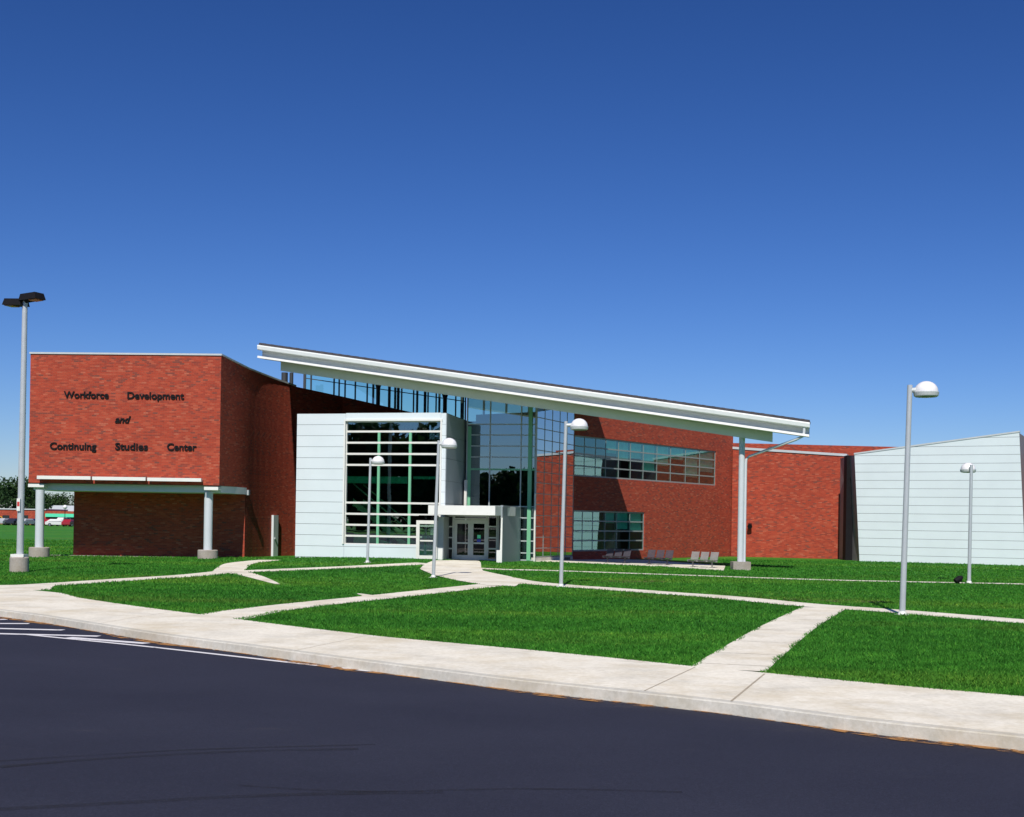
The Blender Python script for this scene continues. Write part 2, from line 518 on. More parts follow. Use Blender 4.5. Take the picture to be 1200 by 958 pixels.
def wall_mesh(mb, fr, a0, a1, z0, z1, thick, holes=(), mi=0, ztop=None):
    """wall with real openings: front, back and reveals"""
    ss = sorted({a0, a1, *[v for h in holes for v in h[:2]]})
    zs = sorted({z0, z1, *[v for h in holes for v in h[2:]]})
    ss = [v for v in ss if a0 - 1e-6 <= v <= a1 + 1e-6]
    zs = [v for v in zs if z0 - 1e-6 <= v <= z1 + 1e-6]
    solid = lambda i, j: 0 <= i < len(ss) - 1 and 0 <= j < len(zs) - 1 and not any(
        h[0] < (ss[i] + ss[i + 1]) / 2 < h[1] and h[2] < (zs[j] + zs[j + 1]) / 2 < h[3] for h in holes)
    for i in range(len(ss) - 1):
        for j in range(len(zs) - 1):
            if not solid(i, j): continue
            l, r, b, t = ss[i], ss[i + 1], zs[j], zs[j + 1]
            p = fr.pt
            mb.face([p(l, b), p(r, b), p(r, t), p(l, t)], mi)
            mb.face([p(r, b, -thick), p(l, b, -thick), p(l, t, -thick), p(r, t, -thick)], mi)
            if not solid(i - 1, j): mb.face([p(l, b, -thick), p(l, b), p(l, t), p(l, t, -thick)], mi)
            if not solid(i + 1, j): mb.face([p(r, b), p(r, b, -thick), p(r, t, -thick), p(r, t)], mi)
            if not solid(i, j - 1): mb.face([p(l, b, -thick), p(r, b, -thick), p(r, b), p(l, b)], mi)
            if not solid(i, j + 1): mb.face([p(l, t), p(r, t), p(r, t, -thick), p(l, t, -thick)], mi)

def clip(poly, f):
    out = []
    for i in range(len(poly)):
        p, q = poly[i], poly[(i + 1) % len(poly)]
        fp, fq = f(p), f(q)
        if fp >= 0: out.append(p)
        if (fp > 0 > fq) or (fp < 0 < fq):
            t = fp / (fp - fq)
            out.append((p[0] + (q[0] - p[0]) * t, p[1] + (q[1] - p[1]) * t))
    return out
def poly_slab(mb, fr, poly, o0, o1, mi=0):
    n = len(poly)
    if n < 3: return
    f = [fr.pt(a, z, o1) for a, z in poly]; b = [fr.pt(a, z, o0) for a, z in poly]
    fs = [tuple(range(n)), tuple(range(2 * n - 1, n - 1, -1))] + [((i + 1) % n, i, n + i, n + (i + 1) % n) for i in range(n)]
    mb.indexed(f + b, fs, mi)
def panel_rows(mb, fr, poly, zbase, step, gap, o0, o1, mi=0):
    zmin = min(z for a, z in poly); zmax = max(z for a, z in poly)
    k = math.floor((zmin - zbase) / step)
    while zbase + k * step < zmax:
        lo, hi = zbase + k * step + gap / 2, zbase + (k + 1) * step - gap / 2
        q = clip(clip(list(poly), lambda p: p[1] - lo), lambda p: hi - p[1])
        if len(q) >= 3 and max(z for a, z in q) - min(z for a, z in q) > 0.02:
            poly_slab(mb, fr, q, o0, o1, mi)
        k += 1

def glazing(name, fr, ss, zs, parent, frame_mat, pane_mat, w=0.06, depth=0.10, out=0.0, edge=None, heavy=(), label=None, wv=None, flush=0.6):
    """one window: frame and bars as the part, its panes as the sub-part"""
    edge = edge or w
    wv = wv or w
    mb = MB()
    a0, a1, z0, z1 = ss[0], ss[-1], zs[0], zs[-1]
    for k, a in enumerate(ss):
        h = (edge if k in (0, len(ss) - 1) else wv) / 2
        fr.box(mb, a - h, a + h, z0 - edge / 2, z1 + edge / 2, out - depth, out)
    for k, z in enumerate(zs):
        h = (edge if k in (0, len(zs) - 1) else w) / 2
        if k in heavy: h *= 1.9
        for i in range(len(ss) - 1):
            l = ss[i] + (edge if i == 0 else wv) / 2
            r = ss[i + 1] - (edge if i == len(ss) - 2 else wv) / 2
            fr.box(mb, l, r, z - h, z + h, out - depth + 0.003, out - 0.003)
    f = mb.build(name, frame_mat, parent)
    pm = MB()
    fr.box(pm, a0 + 0.01, a1 - 0.01, z0 + 0.01, z1 - 0.01, out - depth * flush - 0.01, out - depth * flush + 0.01)
    outer_only(pm.build("pane", pane_mat, f), fr.n)
    if label: tag(f, label)
    return f

# ================================================================ THE GROUND
# kerb line (front top edge of the pavement) and the lawn edge behind it, left to right
kerb_px = [(0, 715), (50, 721.5), (100, 729.5), (150, 737.5), (200, 745), (300, 757.5), (400, 771), (500, 783.5), (600, 796), (750, 811.5), (855, 823), (1000, 842), (1100, 853), (1200, 863)]
lawn_px = [(0, 688.5), (30, 689), (57, 692), (90, 701), (130, 707), (185, 714.5), (260, 724), (350, 735.5), (450, 747), (600, 760.5), (700, 770), (810, 781.5), (895, 789), (1000, 799.5), (1100, 808.5), (1200, 817)]
ZP = 0.022                                        # pavement top
def resample(pts, n):
    pts = [Vector(p) for p in pts]
    L = [0]
    for a, b in zip(pts, pts[1:]): L.append(L[-1] + (b - a).length)
    out = []
    for k in range(n):
        t = L[-1] * k / (n - 1)
        i = max(j for j in range(len(L) - 1) if L[j] <= t + 1e-9)
        out.append(pts[i].lerp(pts[i + 1], (t - L[i]) / max(1e-9, L[i + 1] - L[i])))
    return out
K = [G(x, y, ZP) for x, y in kerb_px]
E = [G(x, y, ZP) for x, y in lawn_px]
K = [Vector((-140, 62, ZP)), Vector((-60, 58, ZP)), Vector((-30, 42, ZP)), Vector((-18, 33.2, ZP))] + K + [Vector((8.4, 10.6, ZP)), Vector((14, 7.2, ZP)), Vector((26, 4, ZP)), Vector((140, 4, ZP))]
E = [Vector((-140, 66, ZP)), Vector((-60, 62, ZP)), Vector((-32, 47, ZP)), Vector((-20, 40.5, ZP))] + E + [Vector((9.8, 13.6, ZP)), Vector((15, 10.4, ZP)), Vector((27, 7, ZP)), Vector((140, 7, ZP))]
ex = np.array([p.x for p in E]); ey = np.array([p.y for p in E])
ZR = -0.125                                       # road surface

mb = MB()
mb.face([(-1500, -1500, ZR - 0.05), (1500, -1500, ZR - 0.05), (1500, 1500, ZR - 0.05), (-1500, 1500, ZR - 0.05)])
tag(mb.build("ground", M['lawn']), kind="structure")
mb = MB()
mb.face([(-160, -70, ZR), (160, -70, ZR), (160, 70, ZR), (-160, 70, ZR)])
tag(mb.build("road", M['asphalt']), kind="structure")

# lawn sheet: columns in x, rows from the pavement edge to the far fields
xs = np.unique(np.concatenate([np.linspace(-800, -60, 16), np.linspace(-60, -16, 23), np.linspace(-16, 16, 129), np.linspace(16, 60, 23), np.linspace(60, 800, 16)]))
rows = np.concatenate([np.linspace(0, 0.62, 90) ** 1.0, np.linspace(0.64, 1, 12)])
def ycol(x):
    e = np.interp(x, ex, ey) - 0.25
    t = np.concatenate([np.linspace(0, 1, 100) * (86 - e), np.array([12, 30, 60, 110, 180, 300, 500, 800]) + (86 - e)])
    return e + t
Y = np.stack([ycol(x) for x in xs]); X = np.repeat(xs[:, None], Y.shape[1], 1)
Z = gz_np(X, Y)
nx, ny = X.shape
verts = np.stack([X, Y, Z], -1).reshape(-1, 3)
ii = np.arange(nx * ny).reshape(nx, ny)
quads = np.stack([ii[:-1, :-1], ii[1:, :-1], ii[1:, 1:], ii[:-1, 1:]], -1).reshape(-1, 4)
me = bpy.data.meshes.new("lawn"); me.from_pydata(verts.tolist(), [], quads.tolist()); me.materials.append(M['lawn'])
lawn = bpy.data.objects.new("lawn", me); col.objects.link(lawn); tag(lawn, kind="structure")

# pavement slab with its kerb face
n = 260
Kr, Er = resample(K, n), resample(E, n)
# pair by nearest sampling along the kerb
Kd, Ed = resample(K, 1500), resample(E, 1500)
pairs = []
j0 = 0
for p in resample(K, 420):
    best = min(range(j0, min(len(Ed), j0 + 220)), key=lambda j: (Ed[j] - p).length)
    j0 = best; pairs.append((p, Ed[best]))
pairs[0] = (K[0], E[0]); pairs[-1] = (K[-1], E[-1])
mb = MB()
for (k0, e0), (k1, e1) in zip(pairs, pairs[1:]):
    d0, d1 = (e0 - k0).normalized() * 0.16, (e1 - k1).normalized() * 0.16
    mb.face([k0 + d0, k1 + d1, e1 + d1 * 0.5, e0 + d0 * 0.5], 0)
tag(mb.build("pavement", M['walk']), kind="structure")
mb = MB()
for (k0, e0), (k1, e1) in zip(pairs, pairs[1:]):
    d0, d1 = (e0 - k0).normalized(), (e1 - k1).normalized()
    dn = Vector((0, 0, -0.018))
    prof0 = [k0 - d0 * 0.02 + Vector((0, 0, ZR - 0.04 - ZP)), k0 + dn, k0 + d0 * 0.02 + dn * 0.25, k0 + d0 * 0.16]
    prof1 = [k1 - d1 * 0.02 + Vector((0, 0, ZR - 0.04 - ZP)), k1 + dn, k1 + d1 * 0.02 + dn * 0.25, k1 + d1 * 0.16]
    for a in range(3):
        mb.face([prof0[a], prof1[a], prof1[a + 1], prof0[a + 1]], 0)
tag(mb.build("kerb", M['kerb']), kind="structure")

def ribbon(mb, pts, w, zf, mi=0):
    """flat strip along a plan polyline; w one width or one per point"""
    pts = [Vector((p[0], p[1])) for p in pts]
    if not isinstance(w, (list, tuple)): w = [w] * len(pts)
    L, Rr = [], []
    for i, p in enumerate(pts):
        t = (pts[min(i + 1, len(pts) - 1)] - pts[max(i - 1, 0)]).normalized()
        nn = Vector((-t.y, t.x))
        L.append(p + nn * w[i] / 2); Rr.append(p - nn * w[i] / 2)
    for i in range(len(pts) - 1):
        q = [Rr[i], Rr[i + 1], L[i + 1], L[i]]
        mb.face([(v.x, v.y, zf(v.x, v.y)) for v in q], mi)
def smooth_line(pts, n=10):
    pts = [Vector((p[0], p[1])) for p in pts]
    out = []
    for i in range(len(pts) - 1):
        p0, p1, p2, p3 = pts[max(i - 1, 0)], pts[i], pts[i + 1], pts[min(i + 2, len(pts) - 1)]
        for k in range(n):
            t = k / n
            out.append(0.5 * ((2 * p1) + (p2 - p0) * t + (2 * p0 - 5 * p1 + 4 * p2 - p3) * t * t + (3 * p1 - p0 - 3 * p2 + p3) * t ** 3))
    out.append(pts[-1])
    return out
zpath = lambda x, y: gz(x, y) + 0.004
paths = []                                        # (plan polyline, width) used by the lawn too
def path_from(pxs, w):
    line = smooth_line([GG(x, y) for x, y in pxs], 10)
    paths.append((line, w)); return line
path_lines = [
    (path_from([(28, 687), (80, 684), (150, 679.3), (225, 674.5), (268, 670)], 1.15), 1.15),
    (path_from([(268, 670), (274, 664), (285, 660), (318, 656.5)], 1.25), 1.25),
    (path_from([(268, 669), (282, 672), (300, 676.5), (326, 685)], 0.75), [1.05 - 0.95 * (k / 30) ** 2 for k in range(31)]),
    (path_from([(446, 700.8), (437, 699.5), (420, 696)], 0.5), [1.0 - 0.92 * (k / 20) for k in range(21)]),
    (path_from([(276, 670.5), (300, 669.5), (360, 667), (430, 664), (500, 660.5)], 1.3), 1.3),
    (path_from([(215, 729), (255, 724.2), (300, 716.3), (360, 709), (430, 701.8), (500, 694.3), (560, 687.7), (606, 683)], 1.15), [1.15 + 0.5 * max(0, 1 - k / 25) for k in range(71)]),
    (path_from([(545, 668), (575, 675), (606, 681.5), (655, 686.5), (710, 690.3), (780, 695.5), (850, 700.5), (945, 709.5), (1050, 717), (1200, 729), (1290, 736)], 1.25), 1.25),
    (path_from([(553, 666), (592, 668), (640, 669), (720, 671.8), (800, 674.5), (900, 678), (1000, 681), (1200, 685)], 0.9), 0.9),
    (path_from([(852, 786), (885, 762), (925, 735), (966, 713)], 1.12), 1.12),
]
wedge = [G(x, y) for x, y in [(-60, 693), (-30, 686.5), (28, 685.6), (66, 683.8), (59, 691.5), (30, 692)]]
mb = MB()
mb.face([(p.x, p.y, 0.003) for p in wedge])
for k, (ln, w) in enumerate(path_lines):
    ribbon(mb, ln, w, lambda x, y, k=k: zpath(x, y) + 0.0014 * k)
tag(mb.build("path", M['walk']), kind="structure")
# entry plaza in front of the doors
plaza_px = [(492, 667.5), (497, 662), (508, 657.5), (560, 657), (563.5, 660), (564, 666), (567, 671.5), (585, 677.5), (612, 682.5), (604, 688), (570, 686.5), (535, 681), (508, 674.5)]
plaza = [GG(x, y) for x, y in plaza_px]
plaza += []
mb = MB()
cx, cy = sum(p.x for p in plaza) / len(plaza), sum(p.y for p in plaza) / len(plaza)
zq = lambda x, y: gz(x, y) + 0.021
for a, b in zip(plaza, plaza[1:] + plaza[:1]):
    for k in range(10):
        f0, f1 = k / 10, (k + 1) / 10
        q = [(cx + (p.x - cx) * f, cy + (p.y - cy) * f) for p, f in ((a, f0), (a, f1), (b, f1), (b, f0))]
        if k == 0: q = q[1:]
        mb.face([(x, y, zq(x, y)) for x, y in q])
pl = mb.build("plaza", M['walk']); tag(pl, kind="structure")
for p_ in pl.data.polygons:
    if p_.normal.z < 0: p_.flip()
# bench pad along the classroom wall and slab under the brick porch
pad = [G(628, 659.5), G(690, 661.5), G(775, 664.5), G(848, 669.2), G(850, 664), G(760, 657), G(672, 655)]
mb = MB(); mb.prism([(p.x, p.y) for p in pad][::-1] if False else [(p.x, p.y) for p in pad], lambda x, y: -0.05, lambda x, y: gz(x, y) + 0.03)
tag(mb.build("bench_pad", M['walk']), kind="structure")

# worn soil in the far lawn
mb = MB()
def blot(px, py, rx, ry, z=0.012):
    c = G(px, py)
    ring = [(c.x + rx * math.cos(t) * random.uniform(.7, 1.1), c.y + ry * math.sin(t) * random.uniform(.7, 1.1)) for t in np.linspace(0, 2 * math.pi, 18)[:-1]]
    mb.face([(x, y, gz(x, y) + z) for x, y in ring])
for q in [(752, 681.5, 1.4, 0.9), (735, 682.5, 1.0, 0.8), (1000, 705, 1.2, 0.8), (918, 703, 1.3, 0.5), (78, 653.5, 1.3, 0.5)]:
    blot(*q)
tag(mb.build("bare_soil", M['soil']), kind="structure")

# painted hatching and edge line by the kerb
mb = MB()
zr1 = lambda x, y: ZR + 0.004
zr2 = lambda x, y: ZR + 0.006
ribbon(mb, smooth_line([G(x, y, ZR) for x, y in [(22, 743.2), (90, 750), (170, 758), (300, 772.5), (400, 783.5), (482, 792)]], 8), 0.12, zr2)
for a, b in [((-60, 728), (8, 726.2)), ((-60, 731), (34, 731.2)), ((-60, 735.5), (74, 738.8)), ((-60, 741.5), (116, 746)), ((80, 747.5), (172, 754.5))]:
    A_, B_ = G(*a, ZR), G(*b, ZR)
    ribbon(mb, [A_, B_], 0.22, zr1)
tag(mb.build("road_marking", M['paint']), kind="structure")
# dry litter washed along the kerb foot
mb = MB()
for (k0, e0), (k1, e1) in zip(pairs, pairs[1:]):
    if -16 < k0.x < 9:
        d0, d1 = (k0 - e0).normalized(), (k1 - e1).normalized()
        f = lambda k, d, t: (k.x + d.x * t, k.y + d.y * t, ZR + 0.008)
        w0 = 0.16 + 0.10 * math.sin(k0.x * 1.7) + 0.04 * math.sin(k0.x * 5.1)
        w1 = 0.16 + 0.10 * math.sin(k1.x * 1.7) + 0.04 * math.sin(k1.x * 5.1)
        mb.face([f(k0, d0, max(.05, w0)), f(k1, d1, max(.05, w1)), f(k1, d1, 0.0), f(k0, d0, 0.0)])
tag(mb.build("leaf_litter", M['litter']), kind="stuff")
# tyre marks sweeping over the asphalt
mb = MB()
for pts, w in [([(-40, 903), (100, 891), (260, 882), (420, 878)], 0.11), ([(-40, 895), (100, 886), (240, 878.5), (440, 873)], 0.07),
               ([(-40, 951), (150, 941), (330, 932), (520, 929)], 0.12), ([(280, 921), (420, 928), (620, 925), (800, 929)], 0.07)]:
    ribbon(mb, smooth_line([G(x, y, ZR) for x, y in pts], 10), w, lambda x, y: ZR + 0.004)
tag(mb.build("tyre_mark", M['tyre_mark']), kind="structure")
# joints across the pavement
mb = MB()
for a, b, w in [((755, 810), (815, 782), .014), ((857, 822), (896, 790), .026), ((345, 763), (430, 745), .010), ((115, 731), (205, 716.5), .010)]:
    A_, B_ = G(*a, ZP), G(*b, ZP)
    ribbon(mb, [A_, B_], w, lambda x, y: ZP + 0.004)
ln8 = path_lines[-1][0]
for k in (3, 8, 13, 18, 23):
    p0, p1 = Vector(ln8[k]), Vector(ln8[min(k + 1, len(ln8) - 1)])
    t_ = (p1 - p0).normalized(); nn_ = Vector((-t_.y, t_.x)) * 0.52
    ribbon(mb, [p0 - nn_, p0 + nn_], .022, lambda x, y: zpath(x, y) + 0.0014 * len(path_lines) + 0.003)
tag(mb.build("pavement_joint", plain("joint_dirt", (0.40, 0.34, 0.25), 0.9)), kind="structure")

# grass blades (nobody could count them)
def in_poly(x, y, poly):
    inside = np.zeros(len(x), bool)
    n = len(poly)
    for i in range(n):
        a, b = poly[i], poly[(i + 1) % n]
        c = ((a[1] > y) != (b[1] > y)) & (x < (b[0] - a[0]) * (y - a[1]) / (b[1] - a[1] + 1e-12) + a[0])
        inside ^= c
    return inside
def blade_points(count, y0, y1):
    # denser near the viewer: sample y by inverse-square law
    t = rng.random(count)
    y = 1.0 / (1.0 / y0 + t * (1.0 / y1 - 1.0 / y0))
    x = (rng.random(count) * 2 - 1) * (0.36 * y + 9.0)
    edge = np.interp(x, ex, ey)
    ok = y > edge + 0.03
    x, y = x[ok], y[ok]
    bad = in_poly(x, y, [(p.x, p.y) for p in plaza]) | in_poly(x, y, [(p.x, p.y) for p in pad]) | in_poly(x, y, [(p.x, p.y) for p in wedge])
    for line, w in paths:
        wob = w / 2 - 0.03 + 0.04 * np.sin(x * 2.3 + y * 1.9) + 0.015 * np.sin(x * 7.1 - y * 5.3)
        for a, b in zip(line, line[1:]):
            dx, dy = b.x - a.x, b.y - a.y
            l2 = dx * dx + dy * dy + 1e-12
            q = np.clip(((x - a.x) * dx + (y - a.y) * dy) / l2, 0, 1)
            bad |= np.hypot(x - a.x - q * dx, y - a.y - q * dy) < wob
    # the buildings' footprints
    bad |= ((y > 69) & (x > -24) & (x < 12)) | ((x > 12) & (y > 81.5)) | ((x > -14) & (x < 1.5) & (y > 67.2 - 0.22 * (x + 12)))
    bad |= (x > 3) & (y > 72.5 + 1.3 * (x - 3.5)) & (x < 13)
    return x[~bad], y[~bad]
bx, by = blade_points(1000000, 13.0, 110.0)
nb = len(bx)
ang = rng.random(nb) * 2 * np.pi
hgt = (0.04 + 0.030 * rng.random(nb)) * (0.85 + 0.3 * (by - 16) / 56)
wid = np.maximum(0.010, 0.00042 * by) * (0.7 + 0.6 * rng.random(nb))
lean = rng.normal(0, 0.035, (nb, 2))
z0 = gz_np(bx, by)
vv = np.empty((nb, 3, 3), np.float32)
vv[:, 0] = np.stack([bx - np.cos(ang) * wid, by - np.sin(ang) * wid, z0 - 0.005], -1)
vv[:, 1] = np.stack([bx + np.cos(ang) * wid, by + np.sin(ang) * wid, z0 - 0.005], -1)
vv[:, 2] = np.stack([bx + lean[:, 0], by + lean[:, 1], z0 + hgt], -1)
def tri_mesh(name, verts, mat, rand=None):
    n = len(verts)
    me = bpy.data.meshes.new(name)
    me.vertices.add(n * 3); me.vertices.foreach_set("co", verts.reshape(-1))
    me.loops.add(n * 3); me.loops.foreach_set("vertex_index", np.arange(n * 3, dtype=np.int32))
    me.polygons.add(n); me.polygons.foreach_set("loop_start", np.arange(0, n * 3, 3, dtype=np.int32))
    if rand is not None:
        uv = me.uv_layers.new(name="UVMap")
        uu = np.repeat(np.stack([rand, rand], -1), 3, 0).astype(np.float32)
        uv.data.foreach_set("uv", uu.reshape(-1))
    me.materials.append(mat); me.update(calc_edges=True)
    o = bpy.data.objects.new(name, me); col.objects.link(o)
    return o
grass = tri_mesh("grass", vv, M['blade'], rng.random(nb))
tag(grass, kind="stuff")

# ================================================================ THE BUILDING
bld = thing("college_building", (0, 68, 0), "long red brick college building with white sloping canopy roof, glass lobby and lettered brick block", "building")

# ---- brick block on the left, its upper mass standing over an open porch
D1 = 64.0
FA, FB = P(34.5, 500, D1 + 0.5), P(258, 500, D1)
F1 = Frame(FA, FB)
Z_TOP = F1.W(150, 416)[1]
Z_SOF = F1.W(150, 567.5)[1]
# right side wall, running back and then bending towards the lobby
sidePts = [Vector((FB.x, FB.y))]
sideTop = [Z_TOP]
for k in range(9):
    tt = k / 8
    px, d = 290 + 55 * tt, 67.95 + 7.6 * tt - 1.6 * tt * tt
    q = P(px, 560, d); sidePts.append(Vector((q.x, q.y)))
    sideTop.append(P(px, float(np.interp(px, [290, 322, 345], [433.2, 445.6, 453.3])), d).z)
bendPts = [sidePts[-1]]
for px, d in ((400, 77.6), (486, 79.4)):
    q = P(px, 560, d); bendPts.append(Vector((q.x, q.y)))
S1 = Frame(sidePts[0], sidePts[1])
porch_d = 67.75
PB = Frame(P(86.5, 600, porch_d), P(287.2, 600, porch_d))
mb = MB()
wall_mesh(mb, F1, 0, F1.L, Z_SOF, Z_TOP, 0.35)
tag(mb.build("brick_wall", M['brick'], bld), "sunlit brick face carrying the black lettering")
# corner of the side wall above the porch, then down to the ground
kp, _ = S1.W(286, 620)
mb = MB()
lower0 = (Vector((PB.pt(PB.L, 0).x, PB.pt(PB.L, 0).y)) - S1.A).dot(S1.u)
# L-shaped first stretch: upper strip over the porch, full height behind it
p = S1.pt
mb.face([p(0.0, Z_SOF), p(lower0, Z_SOF), p(lower0, Z_TOP + (sideTop[1] - Z_TOP) * lower0 / S1.L), p(0.0, Z_TOP)])
mb.face([p(lower0, -0.2), p(S1.L, -0.2), p(S1.L, sideTop[1]), p(lower0, Z_TOP + (sideTop[1] - Z_TOP) * lower0 / S1.L)])
for a, b, za, zb_ in zip(sidePts[1:], sidePts[2:], sideTop[1:], sideTop[2:]):
    fr = Frame(a, b)
    mb.face([fr.pt(0, -0.2), fr.pt(fr.L, -0.2), fr.pt(fr.L, zb_), fr.pt(0, za)])
# back faces of the side wall
for a, b, za, zb_ in zip(sidePts, sidePts[1:], sideTop, sideTop[1:]):
    fr = Frame(a, b)
    mb.face([fr.pt(fr.L, Z_SOF, -0.35), fr.pt(0, Z_SOF, -0.35), fr.pt(0, za, -0.35), fr.pt(fr.L, zb_, -0.35)])
tag(mb.build("brick_wall", M['brick'], bld), "shaded brick side wall of the lettered block")
# the bend: parapet falling towards the lobby
mb = MB()
tops = [sideTop[-1]]
for px, py, d in ((400, 465, 77.6), (486, 484.5, 79.4)):
    tops.append(P(px, py, d).z)
for i in range(2):
    fr = Frame(bendPts[i], bendPts[i + 1])
    poly_slab(mb, fr, [(0, -0.2), (fr.L, -0.2), (fr.L, tops[i + 1]), (0, tops[i])], -0.35, 0.0)
tag(mb.build("brick_wall", M['brick'], bld), "brick wall with falling parapet under the canopy roof")
mb = MB()
wall_mesh(mb, PB, 0, PB.L, -0.2, Z_SOF - 0.3, 0.3)
tag(mb.build("brick_wall", M['brick'], bld), "brick back wall of the open porch")
# left, rear and roof of the block
mb = MB()
LB = Frame(Vector((FA.x, FA.y + 30)), Vector((FA.x, FA.y)))
p = LB.pt
wall_mesh(mb, LB, 0, LB.L - 0.001, Z_SOF, Z_TOP, 0.35)
lw = Frame(Vector((PB.A.x, PB.A.y + 26)), Vector((PB.A.x, PB.A.y + 0.305)))
wall_mesh(mb, lw, 0, lw.L, -0.2, Z_SOF - 0.3, 0.3)
RB = Frame(Vector((sidePts[-1].x, FA.y + 30)), Vector((FA.x, FA.y + 30)))
wall_mesh(mb, RB, 0, RB.L, -0.2, Z_TOP, 0.35)
tag(mb.build("brick_wall", M['brick'], bld), "rear and left brick walls of the lettered block")
mb = MB()
mb.prism([(FA.x + .3, FA.y + .36), (FB.x - .3, FB.y + .36)] + [(q.x - .36, q.y) for q in sidePts[1:]] + [(sidePts[-1].x - .4, FA.y + 29.6), (FA.x + .3, FA.y + 29.6)], Z_TOP - 0.9, Z_TOP - 0.7)
tag(mb.build("flat_roof", M['darkroof'], bld))
mb = MB()
F1.box(mb, -0.04, F1.L + 0.04, Z_TOP, Z_TOP + 0.09, -0.4, 0.05)
for k, (a, b) in enumerate(zip(sidePts, sidePts[1:])):
    fr = Frame(a, b)
    za, zb_ = sideTop[k], sideTop[k + 1]
    a0 = 0.06 if k == 0 else 0
    poly_slab(mb, fr, [(a0, za + .002), (fr.L, zb_ + .002), (fr.L, zb_ + .088), (a0, za + .088)], -0.38, 0.04)
LB.box(mb, 0, LB.L - 0.4, Z_TOP + 0.003, Z_TOP + 0.088, -0.4, 0.05)
tag(mb.build("coping", M['coping'], bld), "thin pale coping along the top of the lettered block")
# porch ceiling slab with grey edge, and its white column caps
mb = MB()
cz0, cz1 = F1.W(150, 576)[1], Z_SOF - 0.01
plan = [F1.pt(0.05, 0, -0.50), F1.pt(F1.L - 0.05, 0, -0.50)]
plan = [(q.x, q.y) for q in plan] + [(S1.pt(lower0 - 0.05, 0, 0.06).x, S1.pt(lower0 - .05, 0, .06).y), (PB.pt(-0.8, 0, 0.02).x, PB.pt(0, 0, 0.02).y)]
mb.prism(plan, cz0, cz1)
tag(mb.build("porch_ceiling", M['fascia'], bld))
for (x0, x1), py in (((33.5, 52), 567), ((239.5, 256), 570.5)):
    mb = MB()
    a0, z1 = F1.W(x0, py); a1, _ = F1.W(x1, py)
    F1.box(mb, a0, a1, z1 - 0.17, z1 - 0.01, -1.2, 0.06)
    mb.build("column_cap", M['white'], bld)
for px, pyb in ((46, 655.6), (243.5, 655.4)):
    c = P(px, 645, D1 + 0.55)
    g = gz(c.x, c.y)
    mb = MB(); mb.tube([(c.x, c.y, 0.45), (c.x, c.y, cz0 + 0.01)], 0.215, 24)
    k = mb.build("column", M['col'], bld)
    mb = MB(); mb.lathe([(0.0, 0.5), (0.46, 0.5), (0.50, 0.47), (0.50, -0.1)], (c.x, c.y, 0), 32, smooth=False)
    mb.build("concrete_base", M['base'], k)
mb = MB()
q0 = PB.pt(-1.3, 0, 3.9); q1 = PB.pt(PB.L, 0, 3.9)
PB.box(mb, -1.2, PB.L, -0.05, 0.03, 0.01, 0.35)
tag(mb.build("porch_slab", M['base'], bld))
# linear light troughs above the porch
for x0, x1 in ((46.5, 109), (111, 173.2), (175.2, 238)):
    mid = (x0 + x1) / 2
    a0, zt = F1.W(x0, 557.3 + (mid - 46) * 0.018); a1, _ = F1.W(x1, 560)
    mb = MB()
    F1.box(mb, a0, a1, zt - 0.17, zt, 0.10, 0.34)
    F1.box(mb, a0 + 0.12, a0 + 0.2, zt - 0.14, zt - 0.05, 0.0, 0.10)
    F1.box(mb, a1 - 0.2, a1 - 0.12, zt - 0.14, zt - 0.05, 0.0, 0.10)
    mb.build("light_trough", M['white'], bld)
# white side door in the shaded wall
SD = Frame(sidePts[4], sidePts[7])
a0, _ = SD.W(318.5, 630); a1, _ = SD.W(324.0, 630)
mb = MB(); SD.box(mb, a0, a1, 0.0, SD.W(322, 604)[1], -0.05, 0.10)
d_ = tag(mb.build("door", M['panel'], bld), "plain pale side door in the shaded brick wall")
mb = MB(); SD.box(mb, a0 + 0.12, a0 + 0.22, 0.98, 1.08, 0.10, 0.16); mb.build("handle", M['galv'], d_)
# small wall fixture at the porch corner
mb = MB(); S1.box(mb, lower0 + 0.02, lower0 + 0.25, 3.35, 3.62, 0.0, 0.14)
mb.build("wall_lamp", M['galv'], bld)

# ---- white metal entrance box
BA, BB = P(347.5, 560, 66.9), P(522, 560, 65.0)
F2 = Frame(BA, BB)
Z2 = F2.W(435, 484.3)[1]
def rect(fr, x0, y0, x1, y1):
    (a0, z1), (a1, z0) = fr.W(x0, y0), fr.W(x1, y1)
    return a0, a1, z0, z1
oa0, oa1, oz0, oz1 = rect(F2, 405.5, 494, 514.5, 640)
mb = MB()
wall_mesh(mb, F2, 0.02, F2.L - 0.02, -0.2, Z2 - 0.02, 0.3, [(oa0, oa1, oz0, oz1)])
back = mb.build("entrance_wall", M['seam'], bld)
mb = MB()
zb = F2.W(375, 640)[1]
step = (F2.W(375, 498)[1] - zb) / 11.0
panel_rows(mb, F2, [(0, -0.2), (oa0, -0.2), (oa0, Z2), (0, Z2)], zb, step, 0.018, 0.003, 0.035)
panel_rows(mb, F2, [(oa0 + 0.012, -0.2), (oa1, -0.2), (oa1, oz0), (oa0 + 0.012, oz0)], zb, step, 0.018, 0.003, 0.035)
F2.box(mb, oa0 + 0.012, oa1, oz1, Z2, 0.003, 0.035)
panel_rows(mb, F2, [(oa1 + 0.012, -0.2), (F2.L, -0.2), (F2.L, Z2), (oa1 + 0.012, Z2)], zb, step, 0.012, 0.003, 0.035)
tag(mb.build("metal_panel", M['panel'], bld), "white horizontal metal panels around the big entrance window")
mb = MB()
F2.box(mb, oa0 - 0.06, oa1 + 0.10, oz1 + 0.005, oz1 + 0.10, 0.035, 0.10)
